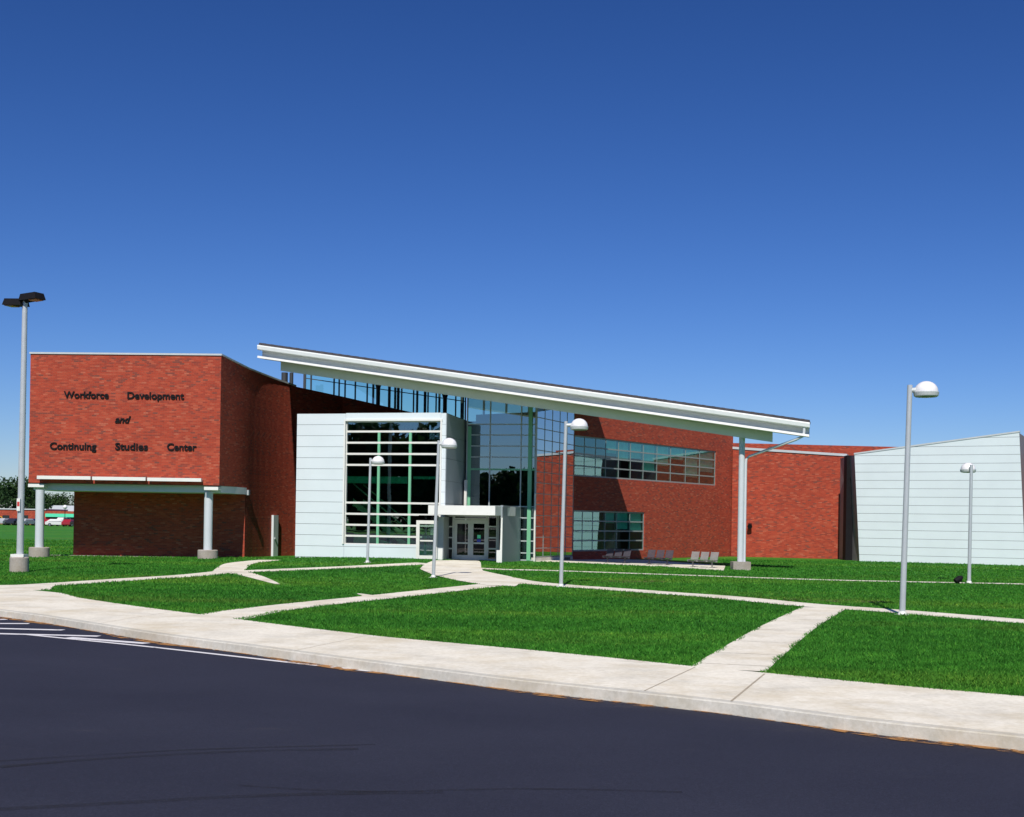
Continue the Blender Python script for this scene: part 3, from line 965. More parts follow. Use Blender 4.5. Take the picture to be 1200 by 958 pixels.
F2.box(mb, oa0 - 0.08, oa0 + 0.0, oz0, oz1 + 0.003, 0.035, 0.10)
F2.box(mb, oa1 + 0.0, oa1 + 0.08, oz0, oz1 + 0.003, 0.035, 0.10)
mb.build("window_surround", M['white'], bld)
# its right-hand return and roof
SRB = P(545.5, 560, 69.6)
F2s = Frame(BB, SRB)
mb = MB()
wall_mesh(mb, F2s, 0, F2s.L, -0.2, Z2 - 0.01, 0.25)
mb.build("entrance_wall", M['seam'], bld)
mb = MB()
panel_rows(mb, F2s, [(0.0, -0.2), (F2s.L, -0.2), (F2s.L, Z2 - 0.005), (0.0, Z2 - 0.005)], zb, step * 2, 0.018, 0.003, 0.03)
tag(mb.build("metal_panel", M['panel_shade'], bld), "metal panels on the entrance box return, shade painted in as grey")
mb = MB()
bk = [F2.pt(0, 0, -0.31), F2.pt(F2.L - 0.3, 0, -0.31), F2s.pt(F2s.L, 0, -0.3)]
mb.prism([(q.x, q.y) for q in bk] + [(BA.x + 1.2, 74.0)], Z2 - 0.35, Z2 - 0.2)
tag(mb.build("flat_roof", M['fascia'], bld))
# big window
zs = [oz0] + [F2.W(460, y)[1] for y in (629, 616, 603, 589.8, 545.2, 532.2, 519, 505.8)] + [oz1]
zz = sorted(zs)
glazing("window", F2, [oa0, oa1], zz, bld, M['mull_w'], M['glass'], w=0.10, depth=0.14, out=-0.04, label="big entrance window with white horizontal bars")
# green steel inside it
mb = MB()
for px in (442.8, 479.5):
    a, _ = F2.W(px, 570)
    F2.box(mb, a - 0.065, a + 0.065, oz0 + 0.05, F2.W(px, 506)[1], -0.112, -0.05)
mb.build("green_post", M['green'], bld)
mb = MB()
z0_, z1_ = F2.W(440, 566.5)[1], F2.W(440, 558.5)[1]
F2.box(mb, oa0 - 0.1, F2.W(476, 560)[0], z0_, z1_, -0.40, -0.2)
F2.box(mb, F2.W(483, 560)[0], oa1 + 0.1, z1_ - 0.12, z1_ + 0.02, -0.40, -0.2)
mb.build("floor_edge", M['teal'], bld)
# stair rising to the left behind the window
mb = MB()
sa0, sa1 = F2.W(408, 620)[0], F2.W(492, 640)[0]
for k in range(14):
    t = k / 14
    a = sa1 - (sa1 - sa0) * t
    z = 0.05 + 3.0 * t
    F2.box(mb, a - (sa1 - sa0) / 14 - 0.05, a, z, z + 0.08, -2.1, -0.7)
for off in (-0.65, -2.15):
    poly_slab(mb, F2, [(sa1, 0.0), (sa1, 0.28), (sa0, 3.25), (sa0, 2.9)], off - 0.06, off)
    poly_slab(mb, F2, [(sa1, 0.95), (sa1, 1.03), (sa0, 4.05), (sa0, 3.97)], off - 0.05, off)
poly_slab(mb, F2, [(sa0 + .1, 0.0), (sa0 + 3.0, 0.0), (sa0 + 2.2, 0.95), (sa0 + .1, 1.5)], -0.62, -0.55)
mb.build("staircase", M['stair'], bld)

# ---- vestibule and doors
VF = Frame(P(488.5, 640, 64.35), P(583, 640, 63.5))
gV = 0.19
def vrect(x0, y0, x1, y1, fr=VF):
    return rect(fr, x0, y0, x1, y1)
# canopy slab over the doors
CF = Frame(P(501.8, 598, 62.7), P(580.3, 598, 61.9))
ca0, ca1, ccz0, ccz1 = rect(CF, 501.8, 592.2, 580.3, 604.2)
mb = MB(); CF.box(mb, 0, CF.L, ccz0, ccz1, -4.2, 0.0)
tag(mb.build("entrance_canopy", M['white'], bld), "white box canopy over the double doors")
# recessed door wall
DW = Frame(P(518, 630, 65.2), P(589, 630, 64.6))
def mull_set(fr, x0, x1, y0, y1, rows, name, mat, pmat, label, w=0.07, cols=1, out=0.0, parent=bld, edge=0.08):
    a0, a1, z0, z1 = rect(fr, x0, y0, x1, y1)
    z0 = max(z0, gV - 0.02)
    return glazing(name, fr, list(np.linspace(a0, a1, cols + 1)), list(np.linspace(z0, z1, rows + 1)), parent, mat, pmat, w=w, out=out, edge=edge, label=label)
mull_set(DW, 521.0, 530.5, 604.5, 656, 4, "sidelight", M['mull'], M['glass_dark'], "narrow dark sidelight left of the double doors")
mull_set(DW, 571.8, 581.8, 604.5, 656.5, 4, "sidelight", M['mull'], M['glass_dark'], "narrow dark sidelight right of the double doors")
mull_set(DW, 532.3, 570.8, 604.5, 608.6, 1, "transom", M['mull'], M['glass_dark'], None)
for x0, x1, lab in ((532.5, 551.3, "left leaf of the glazed double doors"), (551.6, 570.6, "right leaf of the glazed double doors with a small green and blue sticker")):
    a0, a1, z0, z1 = rect(DW, x0, 609.5, x1, 656.5)
    z0 = gV
    mb = MB()
    st, mid = 0.15, z0 + (z1 - z0) * 0.42
    DW.box(mb, a0, a0 + st, z0, z1, -0.08, 0.0)
    DW.box(mb, a1 - st, a1, z0, z1, -0.08, 0.0)
    DW.box(mb, a0 + st, a1 - st, z1 - 0.19, z1, -0.077, -0.003)
    DW.box(mb, a0 + st, a1 - st, z0, z0 + 0.24, -0.077, -0.003)
    DW.box(mb, a0 + st, a1 - st, mid - 0.04, mid + 0.04, -0.077, -0.003)
    dr = tag(mb.build("door", M['mull'], bld), lab)
    pm = MB(); DW.box(pm, a0 + st, a1 - st, z0 + .2, z1 - .15, -0.05, -0.03); outer_only(pm.build("pane", M['glass_dark'], dr), DW.n)
    hx = a1 - 0.10 if x0 < 540 else a0 + 0.10
    hm = MB(); hm.tube([DW.pt(hx, mid + 0.02, 0.06), DW.pt(hx, mid + 0.42, 0.06)], 0.02, 8)
    DW.box(hm, hx - 0.015, hx + 0.015, mid + 0.06, mid + 0.09, 0.0, 0.06); DW.box(hm, hx - 0.015, hx + 0.015, mid + 0.34, mid + 0.37, 0.0, 0.06)
    hm.build("handle", M['galv'], dr)
    if x0 > 540:
        sm = MB(); s_ = (a0 + a1) / 2
        DW.box(sm, s_ - .10, s_ + .10, mid + 0.06, mid + 0.20, -0.03, -0.026, 0)
        DW.box(sm, s_ - .09, s_ + .09, mid + 0.24, mid + 0.42, -0.03, -0.026, 1)
        sm.build("door_sticker", [M['blue'], M['teal']], dr)
# piers, side walls and threshold of the vestibule
mb = MB()
a0, a1, z0, z1 = rect(DW, 518.5, 604.5, 520.4, 656); DW.box(mb, a0 - .6, a1, 0, z1 + .05, -0.25, 0.05)
mb.build("pier", M['panel_shade'], bld); mb = MB()
a0, a1, z0, z1 = rect(DW, 582.6, 604.5, 584.6, 656); DW.box(mb, a0, a1, 0, z1 + .05, -0.25, 0.05)
mb.build("pier", M['panel_shade'], bld)
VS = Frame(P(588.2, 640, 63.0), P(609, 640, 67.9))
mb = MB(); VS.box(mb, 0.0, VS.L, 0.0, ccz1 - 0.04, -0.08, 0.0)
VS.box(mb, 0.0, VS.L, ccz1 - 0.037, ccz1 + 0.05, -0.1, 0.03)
tag(mb.build("vestibule_wall", M['panel_shade'], bld), "side wall of the entrance vestibule, shade painted in as grey")
VP = Frame(P(582.0, 640, 62.98), P(588.4, 640, 62.93))
mb = MB()
poly_slab(mb, VP, [(0.0, 0.0), (VP.L, 0.0), (VP.L, VP.W(588, 607)[1]), (VP.L - 0.06, VP.W(587, 607)[1]), (VP.L - 0.11, VP.W(586, 645)[1]), (0.0, VP.W(583, 645)[1])], -0.12, 0.0)
tag(mb.build("pier", M['white'], bld), "white splayed pier right of the doors")
a0, a1, z0, z1 = rect(VF, 513.2, 643, 518.2, 657)
mb = MB(); VF.box(mb, a0, a1, 0.0, z1, -0.5, 0.0); tag(mb.build("pier", M['white'], bld), "low white pier left of the doors")
# white framed glass bay left of the doors
mull_set(VF, 489.8, 509.8, 612, 653.5, 1, "window", M['mull_w'], M['glass'], "white framed glass bay left of the doors", edge=0.17)
a0, a1, z0, z1 = rect(VF, 492, 633, 509, 635)
mb = MB(); VF.box(mb, a0, a1, z0, z1, -0.08, -0.003); mb.build("glazing_bar", M['mull_w'], bld)
mb = MB()
a0, a1, z0, z1 = rect(VF, 488.4, 604, 513, 610.3); VF.box(mb, a0 + .1, a1, z0, z1, -0.1, -0.03)
mb.build("transom", M['glass_dark'], bld)
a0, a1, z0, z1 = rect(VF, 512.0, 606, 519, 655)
mb = MB(); VF.box(mb, a0, a1, 0.0, z1, -2.0, -0.05); mb.build("vestibule_wall", M['panel_shade'], bld)
# ceiling and floor of the vestibule
# ---- glass lobby
LA, LC = P(545.5, 560, 69.0), P(628.5, 560, 68.3)
FL = Frame(LA, LC)
ztop_l = lambda px, py: FL.W(px, py)[1]
W0 = P(672.5, 560, 73.4)
FS = Frame(LC, W0)

# roof geometry is needed for the glass heights
RA, RBp = P(302.5, 404.5, 66.5), P(949, 495.5, 60.0)
rA2 = Vector((RA.x, RA.y)); rL = (Vector((RBp.x, RBp.y)) - rA2).length
e1 = (Vector((RBp.x, RBp.y)) - rA2) / rL
e2 = Vector((-e1.y, e1.x))
kS = (RBp.z - RA.z) / rL; kT = 0.06
def roof_z(x, y):
    d = Vector((x, y)) - rA2
    return RA.z + kS * d.dot(e1) + kT * d.dot(e2)
def rp(s, t, dz):
    q = rA2 + e1 * s + e2 * t
    return Vector((q.x, q.y, RA.z + kS * s + kT * t + dz))
TH = 0.62
# lobby front glazing: lower zone beside vestibule, upper zone
def glass_top(fr, a):
    q = fr.pt(a, 0); return roof_z(q.x, q.y) - TH - 0.02
def curtain(fr, ss, zs, mats, pane, label, w=0.06, heavy=(), hm=None, parent=bld, po=-0.06):
    """curtain wall whose head follows the roof"""
    mb = MB(); hb = MB(); pb = MB()
    for k, a in enumerate(ss):
        fr.box(mb, a - w / 2, a + w / 2, zs[0], glass_top(fr, a) - 0.0, -0.12, 0.0)
    for i in range(len(ss) - 1):
        l, r = ss[i] + w / 2, ss[i + 1] - w / 2
        tl, tr = glass_top(fr, l), glass_top(fr, r)
        for j, z in enumerate(zs):
            h = w / 2 * (1.6 if j in heavy else 1)
            if z < min(tl, tr) - 0.1:
                fr.box(hb if j in heavy else mb, l, r, z - h, z + h, -0.117, -0.003)
        poly_slab(mb, fr, [(l, tl - 0.08), (r, tr - 0.08), (r, tr), (l, tl)], -0.117, -0.003)
        poly_slab(pb, fr, [(l - .02, zs[0]), (r + .02, zs[0]), (r + .02, tr - 0.02), (l - .02, tl - 0.02)], po - .01, po + .01)
    f = mb.build("window", mats, parent)
    tag(f, label)
    if hb.f: hb.build("glazing_bar", hm or mats, f)
    outer_only(pb.build("pane", pane, f), fr.n)
    return f
sF = lambda px: FL.W(px, 560)[0]
zF = [0.12] + sorted(FL.W(600, y)[1] for y in (648, 634, 620.5, 607, 593.8, 550.5, 536, 523, 510, 497.5))
curtain(FL, [0.05, sF(573.5), sF(610), FL.L - 0.03], zF, M['mull'], M['glass'], "tall lobby window facing the lawn", heavy=(6,), hm=M['green'])
mb = MB()
FL.box(mb, sF(618.6), sF(623.0), 0.1, glass_top(FL, sF(624)) - 0.10, -0.045, 0.06)
FL.box(mb, 0.10, 0.28, FL.W(545, 593)[1], FL.W(545, 500)[1], -0.045, 0.03)
mb.build("green_post", M['green'], bld)
mb = MB(); FL.box(mb, 0.0, 0.14, FL.W(545, 593)[1], FL.W(545, 563)[1], 0.035, 0.3)
mb.build("window_post", M['mull_w'], bld); mb = MB()
FL.box(mb, sF(608.8), sF(610.6), 0.05, FL.W(600, 593.5)[1], 0.005, 0.12)
mb.build("window_post", M['mull_w'], bld); mb = MB()
FL.box(mb, sF(627.0), sF(628.6), 0.05, FL.W(600, 578)[1], 0.005, 0.10)
mb.build("window_post", M['mull_w'], bld)
# side glazing
zS = [0.3] + [FS.W(640, 655 - 12.6 * k)[1] for k in range(1, 14)]
curtain(FS, list(np.linspace(0.03, FS.L - 0.03, 6)), sorted(zS), M['mull_s'], M['glass_mir'], "angled lobby side window mirroring the brick wing", w=0.045, po=-0.025)
mb = MB(); FS.box(mb, 0, FS.L, -0.1, 0.26, -0.3, 0.0); mb.build("plinth", M['kerb'], bld)
# clerestory under the canopy roof, between brick bend and lobby
CA, CB = P(356, 450, 82.6), P(545.5, 480, 81.2)
FC = Frame(CA, CB)
def zC(px, py): return FC.W(px, py)[1]
ssC = [FC.W(x, 465)[0] for x in (356.5, 364, 391, 397, 404, 416, 430, 456, 466.5, 470.5, 484.5, 498, 501.5, 511, 521, 534, 543, 545.5)]
ssC = [s for s in ssC if 0 <= s <= FC.L + .2]
mb, pb = MB(), MB()
zc0 = Z2 - 0.3
wide = [0, 7, 8, 11]
for k, a in enumerate(ssC):
    w = 0.16 if k in wide else 0.08
    FC.box(mb, a - w / 2, a + w / 2, zc0, glass_top(FC, a), -0.12, 0.0)
for i in range(len(ssC) - 1):
    l, r = ssC[i] + 0.04, ssC[i + 1] - 0.04
    if r - l < 0.03: continue
    for hz in (0.75,):
        poly_slab(mb, FC, [(l, glass_top(FC, l) - hz - .05), (r, glass_top(FC, r) - hz - .05), (r, glass_top(FC, r) - hz), (l, glass_top(FC, l) - hz)], -0.117, -0.003)
    poly_slab(mb, FC, [(l, glass_top(FC, l) - 0.10), (r, glass_top(FC, r) - 0.10), (r, glass_top(FC, r)), (l, glass_top(FC, l))], -0.117, -0.003)
poly_slab(pb, FC, [(ssC[0], zc0), (ssC[-1], zc0), (ssC[-1], glass_top(FC, ssC[-1]) - .02), (ssC[0], glass_top(FC, ssC[0]) - .02)], -0.07, -0.05)
cw = tag(mb.build("window", M['mull_d'], bld), "high clerestory window band under the canopy roof")
outer_only(pb.build("pane", M['glass_hi'], cw), FC.n)
# struts holding the roof above the clerestory
for px, d in ((443, 81.0), (521.5, 80.2)):
    q = P(px, 470, d)
    zt = roof_z(q.x, q.y) - TH
    mb = MB()
    mb.tube([(q.x, q.y, zt - 0.75), (q.x, q.y, zt - .45), (q.x, q.y, zt)], [0.14, 0.22, 0.55], 10)
    mb.tube([(q.x, q.y, 0.0), (q.x, q.y, zt - 0.7)], 0.13, 10)
    mb.build("roof_strut", M['mull_d'], bld)
mb = MB()
for k, (px, d) in enumerate(((333.5, 79.0), (341.5, 79.3))):
    q = P(px, 445, d); zt = roof_z(q.x, q.y) - TH
    mb.tube([(q.x, q.y, 8.5), (q.x, q.y, P(px, 437, d).z)], 0.12 if k else 0.2, 10)
mb.build("roof_vent", M['mull_d'], bld)
# interior of the lobby
mb = MB()
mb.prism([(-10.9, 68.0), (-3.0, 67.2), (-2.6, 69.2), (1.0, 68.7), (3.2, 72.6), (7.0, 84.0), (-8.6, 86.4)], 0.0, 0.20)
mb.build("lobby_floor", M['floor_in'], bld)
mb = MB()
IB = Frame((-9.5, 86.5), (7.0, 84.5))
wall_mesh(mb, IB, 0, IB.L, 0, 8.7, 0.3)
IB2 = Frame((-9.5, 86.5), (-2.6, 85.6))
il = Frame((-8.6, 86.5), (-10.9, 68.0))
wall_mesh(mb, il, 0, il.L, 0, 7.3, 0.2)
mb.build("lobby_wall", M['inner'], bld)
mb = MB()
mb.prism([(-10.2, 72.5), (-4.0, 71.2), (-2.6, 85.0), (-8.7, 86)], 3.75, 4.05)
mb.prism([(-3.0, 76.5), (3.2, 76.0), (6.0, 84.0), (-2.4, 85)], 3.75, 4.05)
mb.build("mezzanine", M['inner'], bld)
# rear clerestory
RC = Frame((-9.5, 86.3), (7.0, 84.3))
mb = MB()
for k in range(12):
    a = RC.L * k / 11
    RC.box(mb, a - 0.07, a + 0.07, 8.7, glass_top(RC, a), -0.1, 0.0)
    if k: RC.box(mb, RC.L * (k - 1) / 11 + 0.07, a - 0.07, 8.72, 8.84, -0.09, -0.01)
mb.build("window", M['mull_d'], bld)

# ---- the canopy roof
def sweep(mb, prof, s0, s1, mi=0):
    n = len(prof)
    a = [rp(s0, t, z) for t, z in prof]; b = [rp(s1, t, z) for t, z in prof]
    mb.indexed(a + b, [tuple(range(n)), tuple(range(2 * n - 1, n - 1, -1))] + [((i + 1) % n, i, n + i, n + (i + 1) % n) for i in range(n)], mi)
F3j = (P(691, 560, 74.7).x, P(691, 560, 74.7).y)
mb = MB()
def st(x, y):
    d = Vector((x, y)) - rA2
    return d.dot(e1), d.dot(e2)
wj = F3j
sj, tj = st(*wj)
SJ = sj
plan = [(0.02, 0.62), (rL - 0.02, 0.62), (rL - 0.02, 1.6), (sj, tj), (sj, 19.5), st(-12.2, 86.0)]
top = [rp(s, t, -0.06) for s, t in plan]; bot = [rp(s, t, -TH) for s, t in plan]
nP = len(plan)
mb.indexed(bot + top, [tuple(range(nP))[::-1], tuple(range(nP, 2 * nP))] + [(i, (i + 1) % nP, nP + (i + 1) % nP, nP + i) for i in range(nP)])
roof = tag(mb.build("roof", M['soffit'], bld), "long shed roof sloping down to the right")
mb = MB()
plan2 = [(-0.02, 0.10), (rL + 0.02, 0.10), (rL + 0.02, 1.7), (SJ + .05, tj + .1), (SJ + .05, 19.6), st(-12.25, 86.1)]
top = [rp(s, t, 0.05) for s, t in plan2]; bot = [rp(s, t, -0.055) for s, t in plan2]
mb.indexed(bot + top, [tuple(range(nP))[::-1], tuple(range(nP, 2 * nP))] + [(i, (i + 1) % nP, nP + (i + 1) % nP, nP + i) for i in range(nP)])
sweep(mb, [(0.10, 0.05), (0.10, 0.115), (0.20, 0.13), (0.40, 0.05)], 0, rL)
for k in range(60):
    s = 0.2 + k * (rL - 0.6) / 59
    sweep(mb, [(0.12, 0.11), (0.12, 0.135), (0.20, 0.135), (0.20, 0.11)], s, s + 0.16)
mb.build("roofing", M['darkroof'], roof)
mb = MB(); sweep(mb, [(0.60, 0.015), (-0.10, 0.0), (-0.12, -0.05), (-0.10, -0.22), (-0.04, -0.26), (0.60, -0.26)], 0, rL)
mb.build("gutter", M['fascia'], roof)
mb = MB(); sweep(mb, [(0.60, -0.262), (0.46, -0.262), (0.46, -0.56), (0.60, -0.56)], 0.03, rL - 0.03)
mb.build("fascia", M['fascia'], roof)
mb = MB(); sweep(mb, [(0.60, -0.562), (-0.10, -0.562), (-0.12, -0.67), (0.60, -0.70)], 0.02, rL - 0.02)
mb.build("drip_edge", M['white'], roof)
sB0, sB1 = 0.95, rL - 1.75
mb = MB(); sweep(mb, [(1.5, -TH - 0.002), (0.75, -TH - 0.002), (0.75, -1.17), (1.5, -1.17)], sB0, sB1)
mb.build("roof_beam", M['beam'], roof)

# steel column at the low end, its concrete base, and the downspout
def on_roof(px, t):
    lo, hi = 0.0, rL
    for _ in range(40):
        m_ = (lo + hi) / 2
        q = rA2 + e1 * m_ + e2 * t
        if q.x / q.y < ab(px, 600)[0]: lo = m_
        else: hi = m_
    return (lo + hi) / 2
sc_ = on_roof(868.3, 1.15)
cp = rp(sc_, 1.15, -1.17)
mb = MB(); mb.tube([(cp.x, cp.y, 0.3), (cp.x, cp.y, cp.z + 0.01)], 0.145, 20)
kcol = tag(mb.build("column", M['col'], bld), "tall pale steel column under the low end of the canopy roof")
mb = MB(); b_ = 0.42
mb.box(cp.x - b_ + .02, cp.x + b_ + .02, cp.y - b_, cp.y + b_, -0.1, 0.40)
mb.build("concrete_base", M['base'], kcol)
g0 = rp(rL - 0.25, 0.02, -0.25)
dx = cp.x + 0.20
el = P(876, 538, cp.y)
mb = MB()
mb.tube([g0, g0 + Vector((0, 0, -0.22)), g0 + Vector((-0.05, 0.0, -0.42)), g0 + Vector((-0.35, 0.15, -0.58)), (dx + .15, cp.y - 0.04, el.z + 0.12), (dx + .02, cp.y, el.z - 0.02), (dx, cp.y, el.z - 0.25), (dx, cp.y, 0.38)], 0.062, 10)
mb.build("downspout", M['col'], bld)

# ---- classroom wing with ribbon windows
W1 = P(839, 560, 87.2)
F3 = Frame(W0, W1)
L3 = F3.W(858.5, 560)[0]
Z3 = 8.85
u0, u1, uz0, uz1 = rect(F3, 673.8, 510, 838.8, 568.5)
uz1 = F3.W(673.8, 510)[1]; uz0 = F3.W(673.8, 558)[1]
l0, l1, lz0, lz1 = rect(F3, 672.3, 598, 755, 645)
lz1 = F3.W(673, 598)[1]; lz0 = F3.W(673, 646.5)[1]
mb = MB()
wall_mesh(mb, F3, 0.0, L3, -0.2, Z3, 0.35, [(max(0.05, u0), u1, uz0, uz1), (max(0.05, l0), l1, lz0, lz1)])
tag(mb.build("brick_wall", M['brick'], bld), "brick classroom wall with two ribbon windows")
sU = [max(0.05, u0) + 0.04] + [F3.W(x, 535)[0] for x in (686, 699, 711, 726, 740, 755, 771, 787, 804.5, 821)] + [u1 - 0.04]
zU = list(np.linspace(uz0 + 0.04, uz1 - 0.04, 5))
glazing("window", F3, sU, zU, bld, M['mull_s'], M['glass_win'], w=0.08, depth=0.12, out=-0.06, label="long upper ribbon window of the classroom wing", edge=0.10, wv=0.05, flush=0.22)
sL_ = [max(0.05, l0) + 0.04] + [F3.W(x, 620)[0] for x in (683.5, 695.5, 710, 723.5, 739)] + [l1 - 0.04]
zL = list(np.linspace(lz0 + 0.04, lz1 - 0.04, 5))
glazing("window", F3, sL_, zL, bld, M['mull_s'], M['glass_win'], w=0.08, depth=0.12, out=-0.06, label="lower ribbon window of the classroom wing above the benches", edge=0.10, wv=0.05, flush=0.22)
# rooms behind: floors, wall, blinds
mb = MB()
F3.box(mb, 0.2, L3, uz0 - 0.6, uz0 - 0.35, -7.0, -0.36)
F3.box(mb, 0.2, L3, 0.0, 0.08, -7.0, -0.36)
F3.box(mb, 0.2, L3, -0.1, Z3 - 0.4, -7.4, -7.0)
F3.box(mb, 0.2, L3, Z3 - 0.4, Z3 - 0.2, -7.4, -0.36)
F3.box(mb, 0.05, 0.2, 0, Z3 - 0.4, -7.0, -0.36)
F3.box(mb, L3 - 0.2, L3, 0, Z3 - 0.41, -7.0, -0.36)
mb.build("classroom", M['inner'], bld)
mb = MB()
for i in range(3, len(sU) - 1):
    drop = (0.35, 0.5, 0.42, 0.75, 0.55, 0.35, 0.8, 0.62)[(i - 3) % 8] * (uz1 - uz0)
    F3.box(mb, sU[i] + 0.05, sU[i + 1] - 0.05, uz1 - drop, uz1 - 0.02, -0.24, -0.21)
mb.build("window_blind", M['blind'], bld)
mb = MB()
for i in range(3, len(sL_) - 1):
    drop = (0.3, 0.45, 0.5)[(i - 3) % 3] * (lz1 - lz0)
    F3.box(mb, sL_[i] + 0.05, sL_[i + 1] - 0.05, lz1 - drop, lz1 - 0.02, -0.24, -0.21)
mb.build("window_blind", M['blind'], bld)

# ---- lower brick wing to the right
F4 = Frame(P(857.5, 600, 88.9), P(991, 600, 86.3))
Z4a, Z4b = F4.W(857.5, 526.5)[1], F4.W(991, 535)[1]
mb = MB(); 
poly_slab(mb, F4, [(0, -.2), (F4.L, -.2), (F4.L, Z4b), (0, Z4a)], -5.0, 0.0)
tag(mb.build("brick_wall", M['brick'], bld), "long plain brick wall of the right wing")
mb = MB(); poly_slab(mb, F4, [(0, Z4a), (F4.L + .03, Z4b), (F4.L + .03, Z4b + .16), (0, Z4a + .16)], -5.05, 0.06)
tag(mb.build("coping", M['coping'], bld), "grey coping band along the right wing")
mb = MB()
a, z = F4.W(879, 617)
F4.box(mb, a - .12, a + .12, z - .05, z + .2, 0.0, 0.12)
mb.tube([F4.pt(a, z + .1, .1), F4.pt(a + .05, z - .02, .42)], [.12, .17], 10)
tag(mb.build("wall_lamp", M['black'], bld), "small black floodlight on the right brick wall")
# tall mass behind
F5 = Frame(P(835, 540, 97.0), P(1075, 540, 99.0))
Z5 = F5.W(960, 521.8)[1]
mb = MB(); F5.box(mb, 0, F5.L, -0.2, Z5, -18, 0.0)
tag(mb.build("brick_wall", M['brick'], bld), "taller brick mass behind the right wing")
# far right brick wing
F6 = Frame(P(1188, 600, 84.5), P(1330, 600, 82.0))
Z6 = F6.W(1198, 531)[1]
mb = MB(); F6.box(mb, 0, F6.L, -0.2, Z6, -10, 0.0)
mb.build("brick_wall", M['brick'], bld)
mb = MB(); zc = F6.W(1198, 542)[1]; F6.box(mb, 0, F6.L, zc - 0.1, zc + 0.05, 0.0, 0.06)
mb.build("coping", M['coping'], bld)

# ---- leaning white metal wall
F7 = Frame(P(1004, 600, 82.0), P(1199, 600, 77.6))
pp = [F7.W(1007.5, 657.5), F7.W(1202, 664), F7.W(1194.5, 507), F7.W(1001.5, 533)]
pp[0] = (pp[0][0], -0.15); pp[1] = (pp[1][0], -0.15)
mb = MB()
fr_ = [F7.pt(a, z) for a, z in [(pp[0][0] + .02, -.2), (pp[1][0] - .02, -.2), (pp[2][0] - .02, pp[2][1] - .02), (pp[3][0] + .02, pp[3][1] - .02)]]
bkx = [(22.1, -.2), (33.0, -.2), (33.0, pp[2][1] - .02), (22.1, pp[3][1] - .02)]
bk_ = [Vector((x, 86.6 - 0.4 * (x - 22.1), z)) for x, z in bkx]
mb.indexed(fr_ + bk_, [(0, 1, 2, 3), (7, 6, 5, 4), (1, 0, 4, 5), (2, 1, 5, 6), (3, 2, 6, 7), (0, 3, 7, 4)])
tag(mb.build("metal_wall", plain("mauve_grey_metal", (0.26, 0.22, 0.24), 0.6), bld), "mauve grey sides of the leaning metal wall")
mb = MB()
step7 = (F7.W(1010, 545)[1] - F7.W(1010, 655)[1]) / 11.4
panel_rows(mb, F7, pp, -0.1, step7, 0.02, 0.003, 0.04)
tag(mb.build("metal_panel", M['panel'], bld), "big leaning wall of pale horizontal metal panels")
mb = MB()
poly_slab(mb, F7, [(pp[3][0] - 0.03, pp[3][1] + 0.002), (pp[2][0] + 0.03, pp[2][1] + 0.002), (pp[2][0] + 0.03, pp[2][1] + 0.10), (pp[3][0] - 0.03, pp[3][1] + 0.10)], -0.3, 0.07)
mb.build("coping", M['coping'], bld)
q = P(995, 600, 83.6)
mb = MB(); mb.box(q.x - .22, q.x + .22, q.y - .1, q.y + .6, -0.1, P(995, 534, 83.6).z)  # solid black upright strip beside the metal wall
tag(mb.build("corner_strip", M['black'], bld), "dark vertical strip beside the leaning metal wall")

# ================================================================ LETTERING on the brick block
def text_mesh(body, shear=0.0):
    cu = bpy.data.curves.new("lettering", 'FONT')
    cu.body = body
    cu.size = 1.0
    cu.extrude = 0.03
    cu.offset = 0.024
    cu.shear = shear
    cu.resolution_u = 4
    o = bpy.data.objects.new("lettering", cu)
    col.objects.link(o)
    dg = bpy.context.evaluated_depsgraph_get()
    me = bpy.data.meshes.new_from_object(o.evaluated_get(dg))
    v = np.array([tuple(x.co) for x in me.vertices]); f = [tuple(p.vertices) for p in me.polygons]
    col.objects.unlink(o); bpy.data.objects.remove(o); bpy.data.curves.remove(cu); bpy.data.meshes.remove(me)
    return v, f
F1c = F1.pt(F1.L / 2, 6.0)
sign = thing("wall_sign", (F1c.x, F1c.y, 5.5), "black raised lettering spelling the centre's name on the sunlit brick block", "sign")
for body, x0, x1, base, cap, sh in (("Workforce", 75, 127.7, 466.6, 7.6, 0), ("Development", 149.5, 216, 467.4, 7.6, 0), ("and", 135, 153.5, 495.6, 7.6, 0.3),
                                    ("Continuing", 58.7, 113.2, 526.6, 7.8, 0), ("Studies", 135.2, 173.5, 527.2, 7.8, 0), ("Center", 196, 230.6, 527.8, 7.8, 0)):
    v, f = text_mesh(body, sh)
    a0, z0 = F1.W(x0, base); a1, _ = F1.W(x1, base)
    w = v[:, 0].max() - v[:, 0].min()
    k = (a1 - a0) / w
    kz = (cap + 0.5) * D1 / FPX / 0.72
    mb = MB()
    mb.indexed([F1.pt(a0 + (x - v[:, 0].min()) * k, z0 + y * kz, 0.04 + 0.5 * zz_) for x, y, zz_ in v], f)
    tag(mb.build("lettering", M['black'], sign), f"the word {body}")

